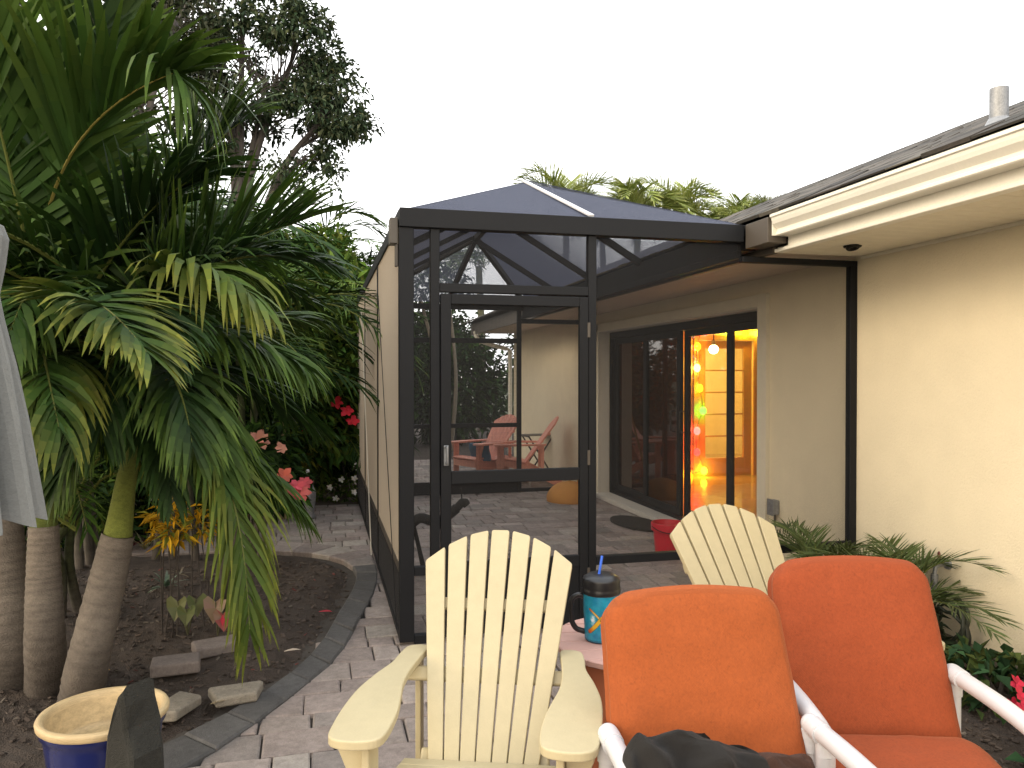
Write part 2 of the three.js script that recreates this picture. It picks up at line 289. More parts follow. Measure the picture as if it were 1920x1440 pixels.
// ---------------------------------------------------------------- the house
const OP0 = -5.66, OP1 = -9.40, OPH = 2.13, SOF = 2.36, FLOOR = 0.05;
const house = thing('house', 'cream stucco house with white gutter, shingle roof and wide bronze sliding door', 'house');
{
  const b = box;
  mesh('wall', [b(XW, XW + 0.2, -0.08, 2.62, 3, OP0), b(XW, XW + 0.2, OPH, 2.62, OP0, OP1), b(XW, XW + 0.2, -0.08, FLOOR, OP0, OP1), b(XW, XW + 0.2, -0.08, 2.62, OP1, -14),
    b(XW + 0.2, 8.6, -0.08, 2.62, 2.8, 3), b(XW + 0.2, 8.6, -0.08, 2.62, -13.8, -14), b(8.6, 8.8, -0.08, 2.62, -14, 3)], M.stucco, house);
  mesh('foundation_ledge', rb(XW - 0.06, XW, -0.05, 0.085, 3, ZF + 0.04, 0.012), M.ledge, house);
  // raised stucco band round the door opening
  mesh('door_trim', [rb(XW - 0.036, XW + 0.002, -0.02, OPH + 0.10, OP0, OP0 + 0.13), rb(XW - 0.036, XW + 0.002, OPH, OPH + 0.10, OP1 - 0.10, OP0), rb(XW - 0.036, XW + 0.002, -0.02, OPH + 0.10, OP1 - 0.13, OP1)], M.trim, house);
  mesh('door_reveal', [rb(XW - 0.036, XW + 0.118, FLOOR, OPH, OP1, OP1 + 0.012), rb(XW - 0.02, XW + 0.118, FLOOR, OPH, OP0 - 0.008, OP0), box(XW - 0.02, XW + 0.118, OPH - 0.01, OPH, OP1 + 0.012, OP0 - 0.008)], M.reveal, house);
  mesh('door_sill', rb(XW - 0.07, XW + 0.2, 0.0, FLOOR + 0.012, OP0 + 0.02, OP1 - 0.06, 0.01), M.reveal, house);
  // soffit boards, one joint every 30 cm
  const panel = (z0, z1, m) => {
    const n = 3, w = (z0 - z1) / n, gs = [];
    for (let i = 0; i < n; i++) gs.push(rb(XE + 0.015, XW, SOF, SOF + 0.02, z0 - w * i - 0.003, z0 - w * (i + 1) + 0.003, 0.004));
    return mesh('soffit_panel', gs, m, house);
  };
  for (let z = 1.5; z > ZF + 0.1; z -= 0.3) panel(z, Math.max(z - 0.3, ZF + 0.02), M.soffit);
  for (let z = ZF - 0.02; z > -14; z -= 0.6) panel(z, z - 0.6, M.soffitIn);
  mesh('soffit_backing', box(XE + 0.012, XW, SOF + 0.021, SOF + 0.03, 1.5, -14.6), M.roofdeck, house);
  mesh('soffit_trim', [rb(XW - 0.018, XW, SOF - 0.02, SOF, 1.5, ZF + 0.04)], M.soffit, house);
  const hole = new THREE.CylinderGeometry(0.055, 0.05, 0.012, 20); const hm = mesh('open_light_can', [shift(clean(hole), 3.16, SOF - 0.003, -4.1), shift(clean(new THREE.TorusGeometry(0.03, 0.012, 6, 14).rotateX(1.3)), 3.14, SOF - 0.014, -4.07)], M.blackMatte, house); hm.userData.label = 'dark open light hole in the soffit';
  mesh('fascia', [rb(XE - 0.02, XE + 0.014, SOF - 0.005, 2.54, 1.5, -4.2, 0.004), rb(XE - 0.032, XE + 0.03, SOF - 0.022, SOF + 0.002, 1.5, -4.33, 0.006)], M.white, house);
  mesh('fascia', rb(XE - 0.02, XE + 0.014, SOF - 0.02, 2.54, -4.36, -14.5, 0.004), M.bronzePale, house);
  // K-style gutter
  const prof = [[0, 0.132], [-0.118, 0.132], [-0.126, 0.126], [-0.126, 0.112], [-0.116, 0.106], [-0.113, 0.09], [-0.106, 0.07], [-0.09, 0.052], [-0.078, 0.04], [-0.076, 0.024], [-0.086, 0.02], [-0.086, 0.006], [-0.08, 0], [0, 0], [0, 0.01], [-0.07, 0.01], [-0.07, 0.045], [-0.085, 0.06], [-0.1, 0.08], [-0.108, 0.12], [0, 0.12]];
  const gg = extr(prof, 6.0, 0.002); gg.translate(XE - 0.021, 2.418, -4.2); mesh('gutter', gg, M.white, house);
  mesh('gutter_end', rb(XE - 0.125, XE - 0.022, 2.42, 2.545, -4.212, -4.202, 0.003), M.white, house);
  mesh('fascia_return', rb(XE - 0.15, XE - 0.018, SOF + 0.02, 2.535, -4.214, -4.47, 0.004), M.bronzePale, house);
  // roof: two hipped slopes with laid shingle tabs on the side one can see
  const rx = 6.15, ry = 2.565 + 0.42 * (rx - 2.72), e = 2.565, x0 = 2.70, x1 = 9.5, zn = 4, zf = -14.6;
  const rp = []; const quad = (a, bb, c, d) => rp.push(...a, ...bb, ...c, ...a, ...c, ...d);
  quad([x0, e, zn], [rx, ry, zn], [rx, ry, zf + 3.4], [x0, e, zf]); quad([x1, e, zn], [x1, e, zf], [rx, ry, zf + 3.4], [rx, ry, zn]); rp.push(x0, e, zf, rx, ry, zf + 3.4, x1, e, zf); rp.push(x0, e, zn, x1, e, zn, rx, ry, zn);
  const rg = new THREE.BufferGeometry(); rg.setAttribute('position', new THREE.Float32BufferAttribute(rp, 3)); rg.computeVertexNormals(); rg.setAttribute('uv', new THREE.Float32BufferAttribute(new Float32Array(rp.length / 3 * 2), 2));
  const roof = mesh('roof', uvm(rg), M.roofdeck, house);
  const tabs = [], ang = Math.atan(0.42); let row = 0;
  for (let s = 0; s < 3.75; s += 0.145, row++) {
    const off = rnd() * 0.3;
    for (let z = 2.5 - off; z > zf + s * 0.93 * 0.98; ) {
      const w = rr(0.15, 0.36), k = rr(0.3, 1.75), g = new THREE.BoxGeometry(0.20, rr(0.006, 0.022), w - 0.006);
      g.translate(0.05, 0.009, 0); g.rotateZ(ang + 0.03); g.translate(x0 + s * Math.cos(ang), e + 0.008 + s * Math.sin(ang) + rr(0, 0.004), z - w / 2);
      tabs.push(tint(uvm(g), C(0.075 * k, 0.068 * k * rr(0.95, 1.03), 0.058 * k))); z -= w;
    }
  }
  const sh = mesh('shingles', tabs, M.shingle, roof); sh.userData.kind = 'stuff';
  const vp = V(3.2, 0, -3.09); mesh('vent_pipe', [shift(clean(new THREE.CylinderGeometry(0.042, 0.042, 0.4, 20, 1, true)), vp.x, 2.76, vp.z), shift(clean(new THREE.CylinderGeometry(0.037, 0.037, 0.4, 20, 1, true)), vp.x, 2.76, vp.z), shift(clean(new THREE.CylinderGeometry(0.045, 0.07, 0.05, 20, 1, true)), vp.x, 2.79, vp.z)], M.galv, house);
  // downspout at the far corner
  mesh('downspout', [tube([V(2.78, 2.4, -14.1), V(2.84, 2.24, -14.1), V(3.1, 2.14, -14.1), V(3.4, 2.06, -14.1), V(3.45, 1.9, -14.1), V(3.45, 0.1, -14.1)], 0.04, 30, 8)], M.white, house);
  // weatherproof outlet box beside the door
  const ob = mesh('outlet_box', [rbox(0.05, 0.115, 0.075, 0.008, XW - 0.027, 0.53, -5.42)], M.galv, house); mesh('outlet_cover', rbox(0.012, 0.13, 0.085, 0.006, XW - 0.06, 0.53, -5.42), M.galv, ob); mesh('conduit', rod(V(XW - 0.02, 0.47, -5.42), V(XW - 0.02, 0.05, -5.42), 0.009), M.bronzePale, ob);
  // tap
  const td = ray(1778, 1068), T = V(XW, EYE + td.y * XW / td.x, td.z * XW / td.x);
  const tap = new THREE.Group(); tap.name = 'outdoor_tap'; tap.position.copy(T); house.add(tap);
  mesh('flange', clean(new THREE.CylinderGeometry(0.026, 0.03, 0.014, 18).rotateZ(Math.PI / 2).translate(-0.007, 0.03, 0)), M.galv, tap);
  mesh('spout', [tube([V(-0.005, 0.03, 0), V(-0.05, 0.032, 0), V(-0.085, 0.02, 0), V(-0.095, -0.03, 0)], 0.012, 14, 10), clean(new THREE.CylinderGeometry(0.02, 0.02, 0.05, 16).translate(-0.095, -0.045, 0)), clean(new THREE.CylinderGeometry(0.015, 0.015, 0.08, 14).translate(-0.095, -0.10, 0))], M.galv, tap);
  mesh('wheel_handle', [clean(new THREE.TorusGeometry(0.023, 0.005, 8, 18).rotateY(1.0).translate(-0.075, 0.085, 0.012)), rod(V(-0.055, 0.035, 0), V(-0.075, 0.085, 0.012), 0.006)], M.redMetal, tap);
}
{
  // bronze sliding door, four panels
  const sd = new THREE.Group(); sd.name = 'sliding_door'; sd.position.set(0, 0, 0); house.add(sd);
  const xf = XW + 0.135, zs = [OP0 - 0.008, -6.45, -7.40, -8.35, OP1 + 0.012];
  mesh('door_frame', [rb(xf - 0.015, xf + 0.11, OPH - 0.09, OPH - 0.01, zs[0], zs[4]), rb(xf - 0.015, xf + 0.11, FLOOR + 0.012, FLOOR + 0.045, zs[0], zs[4]), rb(xf - 0.015, xf + 0.11, FLOOR + 0.045, OPH - 0.09, zs[4], zs[4] + 0.035), rb(xf - 0.015, xf + 0.11, FLOOR + 0.045, OPH - 0.09, zs[0] - 0.014, zs[0])], M.bronze, sd);
  for (let i = 0; i < 4; i++) {
    const a = zs[i] - (i ? 0 : 0.014), c = zs[i + 1] + (i === 3 ? 0.035 : 0), x = xf + (i % 2 ? 0.045 : 0.0), w = 0.082;
    mesh('panel_frame', [rb(x, x + 0.04, FLOOR + 0.05, OPH - 0.092, a, a - w), rb(x, x + 0.04, FLOOR + 0.05, OPH - 0.092, c + w, c), rb(x, x + 0.04, FLOOR + 0.05, FLOOR + 0.13, a - w, c + w), rb(x, x + 0.04, OPH - 0.16, OPH - 0.092, a - w, c + w)], M.bronze, sd);
    mesh('glass_pane', box(x + 0.018, x + 0.022, FLOOR + 0.13, OPH - 0.16, a - w, c + w), i > 1 ? M.glassTint : M.glass, sd);
  }
  for (const z of [-7.31, -7.52]) mesh('handle', tube([V(xf - 0.001, 0.98, z), V(xf - 0.045, 0.99, z), V(xf - 0.05, 1.08, z), V(xf - 0.045, 1.19, z), V(xf - 0.001, 1.2, z)], 0.008, 20, 8), M.black, sd);
}
{
  // lit rooms behind the sliding door
  const z0 = -4.9, z1 = -10.6, x1 = 8.5, x0 = XW + 0.21, b = box;
  mesh('room_floor', b(XW + 0.2, x1, 0.0, FLOOR, z0, -13.7), M.roomFloor, house);
  mesh('room_ceiling', b(XW + 0.2, x1, 2.46, 2.5, z0, -13.7), M.roomCeil, house);
  mesh('room_wall', [b(x0, x1, FLOOR, 2.46, z0, z0 + 0.1), b(x1, x1 + 0.09, FLOOR, 2.46, z0, -13.7), b(6.42, x1, FLOOR, 2.46, z1, z1 - 0.12), b(5.50, 6.42, 2.1, 2.46, z1, z1 - 0.12), b(XW + 0.2, x1, FLOOR, 2.46, -13.6, -13.7)], M.roomWall, house);
  mesh('wood_panel', b(XW + 0.2, 5.50, FLOOR, 2.46, z1, z1 - 0.12), M.roomWood, house);
  mesh('skirting', [rb(XW + 0.2, 5.42, FLOOR, 0.17, z1 + 0.015, z1), rb(6.5, x1, FLOOR, 0.17, z1 + 0.015, z1)], M.roomWood, house);
  mesh('inner_door_casing', [rb(5.42, 5.5, FLOOR, 2.16, z1 + 0.03, z1), rb(6.42, 6.5, FLOOR, 2.16, z1 + 0.03, z1), rb(5.5, 6.42, 2.1, 2.18, z1 + 0.03, z1)], M.roomWood, house);
  const fd = new THREE.Group(); fd.name = 'inner_glazed_door'; house.add(fd);
  const gs = [rb(5.505, 5.64, FLOOR, 2.095, z1 - 0.03, z1 - 0.07), rb(6.28, 6.415, FLOOR, 2.095, z1 - 0.03, z1 - 0.07), rb(5.64, 6.28, 1.98, 2.095, z1 - 0.03, z1 - 0.07), rb(5.64, 6.28, FLOOR, 0.32, z1 - 0.03, z1 - 0.07)];
  for (let i = 1; i < 5; i++) gs.push(rb(5.64, 6.28, 0.32 + i * 0.332 - 0.012, 0.32 + i * 0.332 + 0.012, z1 - 0.035, z1 - 0.065));
  mesh('door_leaf', gs, M.roomWood, fd);
  for (let i = 0; i < 5; i++) mesh('pane', box(5.64, 6.28, 0.335 + i * 0.332, 0.62 + i * 0.332, z1 - 0.049, z1 - 0.051), M.glass, fd);
}
// ---------------------------------------------------------------- the screen room
const cage = thing('screen_enclosure', 'dark bronze aluminium screen room with a hipped mesh roof and a screen door', 'screen room');
function wires(poly, uDir, step, w) {                     // woven screen over a convex outline: square wires in both directions
  const o = poly[0], n = V(0, 0, 0); for (let i = 1; i < poly.length - 1; i++) n.add(poly[i].clone().sub(o).cross(poly[i + 1].clone().sub(o))); n.normalize();
  const u = uDir.clone().addScaledVector(n, -uDir.dot(n)).normalize(), v = n.clone().cross(u);
  const q = poly.map((p) => { const d = p.clone().sub(o); return [d.dot(u), d.dot(v)]; }), pos = [];
  const run = (a, b, ax, bx, lift) => {                   // lines at fixed a
    const lo = Math.min(...q.map((p) => p[ax])), hi = Math.max(...q.map((p) => p[ax]));
    for (let s = lo + step / 2; s < hi; s += step) {
      const hits = []; for (let i = 0; i < q.length; i++) { const p = q[i], r = q[(i + 1) % q.length]; if ((p[ax] - s) * (r[ax] - s) < 0) hits.push(p[bx] + (r[bx] - p[bx]) * (s - p[ax]) / (r[ax] - p[ax])); }
      if (hits.length < 2) continue; const h0 = Math.min(...hits), h1 = Math.max(...hits); if (h1 - h0 < 0.004) continue;
      const c = [[-1, -1], [1, -1], [1, 1], [-1, 1]].map(([i, j]) => [o.clone().addScaledVector(a, s + i * w / 2).addScaledVector(n, j * w / 2 + lift).addScaledVector(b, h0), o.clone().addScaledVector(a, s + i * w / 2).addScaledVector(n, j * w / 2 + lift).addScaledVector(b, h1)]);
      for (let k = 0; k < 4; k++) { const A = c[k], B = c[(k + 1) % 4]; for (const p of [A[0], B[0], B[1], A[0], B[1], A[1]]) pos.push(p.x, p.y, p.z); }
    }
  };
  run(u, v, 0, 1, 0); run(v, u, 1, 0, 0.0002);
  const g = new THREE.BufferGeometry(); g.setAttribute('position', new THREE.Float32BufferAttribute(pos, 3)); g.computeVertexNormals(); g.setAttribute('uv', new THREE.Float32BufferAttribute(new Float32Array(pos.length / 3 * 2), 2)); return g;
}
{
  const XD0 = 0.68, XD1 = 1.588, PK1 = V(1.63, 3.12, -6.16), PK2 = V(1.70, 3.12, -8.55), xr = XE - 0.03;
  const yB = 0.02;
  // front face
  mesh('corner_post', rb(X0, X0 + 0.085, yB, 2.423, ZF, ZF - 0.06), M.bronze, cage);
  mesh('post', rb(0.622, 0.676, yB, 2.423, ZF - 0.005, ZF - 0.055), M.bronze, cage);
  mesh('post', rb(1.592, 1.645, yB, 2.423, ZF - 0.005, ZF - 0.055), M.bronze, cage);
  mesh('wall_post', rb(XW - 0.055, XW - 0.002, 0.03, SOF - 0.06, ZF - 0.005, ZF - 0.055), M.bronze, cage);
  mesh('eave_beam', rb(X0 + 0.002, XE - 0.16, 2.424, EAVE + 0.034, ZF + 0.012, ZF - 0.065), M.bronze, cage);
  mesh('soffit_rail', rb(XE - 0.16, XW - 0.002, SOF - 0.062, SOF - 0.024, ZF - 0.004, ZF - 0.055), M.bronze, cage);
  mesh('transom_bar', rb(0.676, 1.592, 2.055, 2.108, ZF - 0.004, ZF - 0.056), M.bronze, cage);
  mesh('chair_rail', [rb(X0 + 0.085, 0.622, 0.40, 0.452, ZF - 0.006, ZF - 0.054)], M.bronze, cage);
  mesh('chair_rail', [rb(1.645, XW - 0.055, 0.40, 0.452, ZF - 0.006, ZF - 0.054)], M.bronze, cage);
  mesh('sill_rail', [rb(X0 + 0.085, 0.622, 0.004, 0.055, ZF - 0.006, ZF - 0.054)], M.bronze, cage);
  mesh('sill_rail', [rb(1.645, XW - 0.055, 0.004, 0.055, ZF - 0.006, ZF - 0.054)], M.bronze, cage);
  const st = 0.0042, w = 0.00042, zm = ZF - 0.03, Ux = V(1, 0, 0), Uy = V(0, 1, 0), Uz = V(0, 0, 1);
  const pf = (x0, x1, y0, y1) => mesh('screen_mesh', wires([V(x0, y0, zm), V(x1, y0, zm), V(x1, y1, zm), V(x0, y1, zm)], Ux, st, w), M.meshFront, cage);
  pf(X0 + 0.085, 0.622, 0.452, 2.41); pf(X0 + 0.085, 0.622, 0.055, 0.40); pf(0.676, 1.592, 2.108, 2.41); pf(1.645, XW - 0.055, 0.452, SOF - 0.06); pf(1.645, XW - 0.055, 0.055, 0.40); pf(1.645, XE - 0.16, SOF - 0.06, 2.41);
  // screen door
  const dr = new THREE.Group(); dr.name = 'screen_door'; cage.add(dr);
  const zd = ZF + 0.006, zd2 = ZF - 0.03;
  mesh('stile', rb(XD0, XD0 + 0.062, 0.035, 2.045, zd, zd2), M.bronze, dr); mesh('stile', rb(XD1 - 0.055, XD1, 0.035, 2.045, zd, zd2), M.bronze, dr);
  mesh('rail', rb(XD0 + 0.062, XD1 - 0.055, 1.985, 2.045, zd, zd2), M.bronze, dr); mesh('rail', rb(XD0 + 0.062, XD1 - 0.055, 0.93, 1.005, zd, zd2), M.bronze, dr); mesh('rail', rb(XD0 + 0.062, XD1 - 0.055, 0.40, 0.47, zd, zd2), M.bronze, dr);
  mesh('kick_plate', rb(XD0 + 0.062, XD1 - 0.055, 0.035, 0.40, zd - 0.008, zd2 + 0.006), M.bronze, dr);
  const zq = ZF - 0.012; const pd = (y0, y1) => mesh('screen_mesh', wires([V(XD0 + 0.062, y0, zq), V(XD1 - 0.055, y0, zq), V(XD1 - 0.055, y1, zq), V(XD0 + 0.062, y1, zq)], Ux, st, w), M.meshFront, dr);
  pd(1.005, 1.985); pd(0.47, 0.93);
  mesh('handle', [rbox(0.03, 0.12, 0.012, 0.005, XD0 + 0.03, 1.10, zd + 0.007), tube([V(XD0 + 0.03, 1.06, zd + 0.01), V(XD0 + 0.03, 1.06, zd + 0.045), V(XD0 + 0.03, 1.15, zd + 0.045), V(XD0 + 0.03, 1.15, zd + 0.01)], 0.007, 16, 8)], M.galv, dr);
  for (const y of [0.3, 1.02, 1.8]) mesh('hinge', rb(XD1 - 0.006, XD1 + 0.012, y, y + 0.09, zd + 0.004, zd - 0.004, 0.002), M.bronzePale, dr);
  // left wall
  const zl = [ZF - 0.06, -6.35, -8.2, ZB];
  for (let i = 1; i < 4; i++) mesh('post', rb(X0 + 0.004, X0 + 0.055, 0.004, EAVE - 0.05, zl[i] + 0.05, zl[i]), M.bronze, cage);
  mesh('eave_beam', rb(X0, X0 + 0.07, EAVE - 0.05, EAVE + 0.034, ZF - 0.066, ZB), M.bronze, cage);
mesh('corner_bracket', [rb(X0 - 0.05, X0 - 0.004, EAVE - 0.17, EAVE - 0.02, ZF - 0.02, ZF - 0.12), rb(X0 - 0.02, X0 - 0.002, EAVE - 0.3, EAVE - 0.17, ZF - 0.03, ZF - 0.07)], M.bronzePale, cage);
  for (let i = 0; i < 3; i++) {
    mesh('chair_rail', rb(X0 + 0.006, X0 + 0.05, 0.40, 0.45, zl[i], zl[i + 1] + 0.05), M.bronzePale, cage);  // paler bronze puts the reflected light on this rail into its colour
    mesh('sill_rail', rb(X0 + 0.006, X0 + 0.05, 0.004, 0.05, zl[i], zl[i + 1] + 0.05), M.bronze, cage);
    const xm = X0 + 0.012; for (const [y0, y1] of [[0.05, 0.40], [0.45, EAVE - 0.05]]) mesh('screen_mesh', wires([V(xm, y0, zl[i]), V(xm, y0, zl[i + 1] + 0.05), V(xm, y1, zl[i + 1] + 0.05), V(xm, y1, zl[i])], Uz, 0.0048, 0.0005), y0 < 0.2 ? M.meshFront : M.meshSideLit, cage);
  }
  mesh('brace_cable', rod(V(X0 - 0.006, 0.06, ZF - 0.12), V(X0 - 0.006, 2.38, -6.2), 0.003, 0.003, 6), M.bronze, cage);
  mesh('brace_cable', rod(V(X0 - 0.02, 0.02, -6.75), V(X0 - 0.10, 2.12, -6.75), 0.0055, 0.0055, 6), M.cable, cage);
  // far face
  const xp = 2.56;
  for (const x of [X0 + 0.004, 1.5, xp]) mesh('post', rb(x, x + 0.06, 0.004, EAVE - 0.06, ZB + 0.05, ZB), M.bronze, cage);
  mesh('eave_beam', rb(X0, XE - 0.16, EAVE - 0.06, EAVE + 0.01, ZB + 0.055, ZB - 0.005), M.bronze, cage);
  mesh('soffit_rail', rb(xp + 0.06, XW - 0.002, SOF - 0.09, SOF - 0.03, ZB + 0.05, ZB), M.bronze, cage);
  for (const [a, b] of [[X0 + 0.064, 1.5], [1.56, xp]]) {
    mesh('chair_rail', rb(a, b, 0.88, 0.935, ZB + 0.045, ZB + 0.005), M.bronze, cage); mesh('upper_rail', rb(a, b, 2.0, 2.065, ZB + 0.045, ZB + 0.005), M.bronze, cage); mesh('kick_plate', rb(a, b, 0.004, 0.17, ZB + 0.045, ZB + 0.005), M.bronze, cage);
    const z = ZB + 0.025; for (const [y0, y1] of [[0.17, 0.88], [0.935, 2.0], [2.065, EAVE - 0.06]]) mesh('screen_mesh', wires([V(a, y0, z), V(b, y0, z), V(b, y1, z), V(a, y1, z)], Ux, 0.008, 0.0010), M.meshFront, cage);
  }
  mesh('sill_rail', rb(xp + 0.06, XW - 0.002, 0.004, 0.05, ZB + 0.045, ZB + 0.005), M.bronze, cage);
  // house side header along the eave
  mesh('eave_header', [rb(xr - 0.13, xr, SOF + 0.02, 2.53, ZF - 0.066, ZB), rb(xr - 0.14, xr - 0.10, SOF - 0.03, SOF + 0.02, ZF - 0.066, ZB)], M.bronze, cage);
  // hipped roof
  const c = [V(X0 + 0.04, EAVE, ZF - 0.03), V(xr - 0.07, EAVE, ZF - 0.03), V(xr - 0.07, EAVE, ZB + 0.03), V(X0 + 0.04, EAVE, ZB + 0.03)];
  for (const [a, b] of [[c[0], PK1], [c[1], PK1], [c[2], PK2], [c[3], PK2]]) mesh('hip_rafter', bar(a, b, 0.05, 0.06), M.bronze, cage);
  mesh('ridge_beam', bar(PK1, PK2, 0.05, 0.07), M.bronze, cage);
  mesh('rafter', bar(V(1.62, EAVE, ZF - 0.03), PK1, 0.05, 0.06), M.bronze, cage); mesh('rafter', bar(V(1.60, EAVE, ZB + 0.03), PK2, 0.05, 0.06), M.bronze, cage);
  for (const z of [-6.16, -7.36, -8.55]) for (const x of [X0 + 0.04, xr - 0.07]) mesh('rafter', bar(V(x, EAVE, z), V(1.65, 3.115, z), 0.05, 0.05), M.bronze, cage);
  const up = (p, d = 0.035) => V(p.x, p.y + d, p.z);
  mesh('pale_rafter_strip', bar(up(V(1.62, EAVE, ZF - 0.03), 0.052), up(PK1, 0.045), 0.034, 0.012), M.alu, cage);  // pale strip along the top of the front rafter
  const face = (pts, u) => mesh('roof_mesh', wires(pts.map((p) => up(p)), u, 0.005, 0.0011), M.meshRoofLit, cage);
  face([c[0], c[1], PK1], Ux); face([c[2], c[3], PK2], Ux); face([c[0], PK1, PK2, c[3]], Uz); face([c[1], c[2], PK2, PK1], Uz);
}
// ---------------------------------------------------------------- plants
class Leaves {                                            // collects coloured triangles
  constructor() { this.p = []; this.c = []; this.u = []; }
  tri(a, b, c, col) { this.p.push(a.x, a.y, a.z, b.x, b.y, b.z, c.x, c.y, c.z); for (let i = 0; i < 3; i++) this.c.push(col.r, col.g, col.b); this.u.push(0, 0, 1, 0, 0, 1); }
  quad(a, b, c, d, col) { this.tri(a, b, c, col); this.tri(a, c, d, col); }
  build(name, mat, parent, off) {
    const g = new THREE.BufferGeometry(); if (off) for (let i = 0; i < this.p.length; i += 3) { this.p[i] -= off.x; this.p[i + 1] -= off.y; this.p[i + 2] -= off.z; }
    g.setAttribute('position', new THREE.Float32BufferAttribute(this.p, 3)); g.setAttribute('color', new THREE.Float32BufferAttribute(this.c, 3)); g.setAttribute('uv', new THREE.Float32BufferAttribute(this.u, 2)); g.computeVertexNormals();
    return mesh(name, g, mat, parent);
  }
}
const mix = (a, b, t) => C(a.r + (b.r - a.r) * t, a.g + (b.g - a.g) * t, a.b + (b.b - a.b) * t);
const vary = (c, s) => { const k = 1 + rr(-s, s); return C(c.r * k * rr(0.92, 1.08), c.g * k, c.b * k * rr(0.85, 1.1)); };
// one blade along a drooping path
function blade(L, p0, dir, wdir, len, wid, droop, col, tipCol, seg = 5, peak = 0.4) {
  let prevL, prevR; const p = p0.clone(), d = dir.clone(), w = wdir.clone();
  for (let i = 0; i <= seg; i++) {
    const t = i / seg, ww = wid * 0.5 * (t < peak ? 0.35 + 0.65 * t / peak : Math.max(0.02, Math.pow((1 - t) / (1 - peak), 0.7)));
    const a = p.clone().addScaledVector(w, ww), b = p.clone().addScaledVector(w, -ww);
    if (i) { const c = mix(col, tipCol, (t - 0.5 / seg) ** 2.2); L.quad(prevL, prevR, b, a, c); }
    prevL = a; prevR = b;
    d.y -= droop * (0.35 + t) * 1.4 / seg; d.normalize(); p.addScaledVector(d, len / seg);
    w.addScaledVector(d, -w.dot(d)).normalize();
  }
}
const GREEN = { dark: C(0.013, 0.034, 0.008), mid: C(0.030, 0.070, 0.011), light: C(0.082, 0.135, 0.020), yellow: C(0.19, 0.20, 0.03), blue: C(0.03, 0.06, 0.032) };
function frond(parent, off, a, b, c, o = {}) {
  const { L = 0.5, n = 46, w = 0.034, droop = 0.9, vee = 0.35, start = 0.16, col = GREEN.mid, tip = GREEN.light, stalk = C(0.13, 0.15, 0.035), r = 0.011, jit = 0.18, seg = 5, mat = M.leaf, name = 'frond', back = 0.95, tipA = 0.45 } = o;
  const cv = new THREE.QuadraticBezierCurve3(a, b, c), lv = new Leaves(), N = 18;
  let last; const ang = 5;
  for (let i = 0; i <= N; i++) {                           // the stalk, five-sided and tapering
    const t = i / N, p = cv.getPoint(t), T = cv.getTangent(t), sd = UP.clone().cross(T); if (sd.lengthSq() < 1e-4) sd.set(1, 0, 0); sd.normalize(); const nn = T.clone().cross(sd), rad = r * (1.15 - t), ring = [];
    for (let k = 0; k < ang; k++) { const th = k / ang * 6.283; ring.push(p.clone().addScaledVector(sd, Math.cos(th) * rad).addScaledVector(nn, Math.sin(th) * rad)); }
    if (last) for (let k = 0; k < ang; k++) lv.quad(last[k], last[(k + 1) % ang], ring[(k + 1) % ang], ring[k], stalk); last = ring;
  }
  for (let i = 0; i < n; i++) for (const s of [-1, 1]) {
    const t = start + (1 - start) * ((i + rr(-0.3, 0.3)) / (n - 1)), tt = Math.min(1, Math.max(start, t)), p = cv.getPoint(tt), T = cv.getTangent(tt), sd = UP.clone().cross(T); if (sd.lengthSq() < 1e-4) sd.set(1, 0, 0); sd.normalize(); const nn = T.clone().cross(sd).normalize();
    const k = (tt - start) / (1 - start), len = L * (0.5 + 0.62 * Math.sin(Math.PI * Math.min(1, 0.18 + k * 0.78))) * rr(0.85, 1.1), A = back + (tipA - back) * k + rr(-jit, jit);
    const side = sd.clone().multiplyScalar(s), d = T.clone().multiplyScalar(Math.cos(A)).addScaledVector(side, Math.sin(A) * Math.cos(vee)).addScaledVector(nn, Math.sin(A) * Math.sin(vee) + rr(-jit, jit)).normalize();
    const wd = d.clone().cross(nn).normalize().applyAxisAngle(d, rr(-0.7, 0.7));
    blade(lv, p, d, wd, len, w * rr(0.8, 1.15), droop * rr(0.6, 1.35), vary(col, 0.3), vary(tip, 0.3), seg);
  }
  return lv.build(name, mat, parent, off);
}
function leafCloud(lv, c, r, n, len, wid, cols, o = {}) { // leaves through the outer part of a rough ball
  const { hang = 0.2, fold = 0.25, inner = 0.45 } = o;
  for (let i = 0; i < n; i++) {
    const d = V(rr(-1, 1), rr(-1, 1), rr(-1, 1)); if (d.lengthSq() > 1 || d.lengthSq() < 0.01) { i--; continue; } d.normalize();
    const lump = 0.78 + 0.4 * noise.noise(d.x * 2.3 + c.x * 3, d.y * 2.3 + c.y * 3, d.z * 2.3 + c.z * 3), k = (inner + (1 - inner) * Math.sqrt(rnd())) * lump;
    const p = V(c.x + d.x * r.x * k, c.y + d.y * r.y * k, c.z + d.z * r.z * k), dir = d.clone().multiplyScalar(0.8).add(V(rr(-1, 1), rr(-1, 1) - hang, rr(-1, 1))).normalize(), sd = dir.clone().cross(V(rr(-0.6, 0.6), 1, rr(-0.6, 0.6))).normalize(), nn = sd.clone().cross(dir);
    const L = len * rr(0.6, 1.25), W = wid * rr(0.7, 1.2), tip = p.clone().addScaledVector(dir, L).addScaledVector(UP, -hang * L * 0.5), m = p.clone().addScaledVector(dir, L * 0.42);
    const a = m.clone().addScaledVector(sd, W / 2).addScaledVector(nn, fold * W), b = m.clone().addScaledVector(sd, -W / 2).addScaledVector(nn, fold * W), col = vary(cols[Math.floor(rnd() * cols.length)], 0.35);
    lv.tri(p, a, tip, col); lv.tri(p, tip, b, col);
  }
}
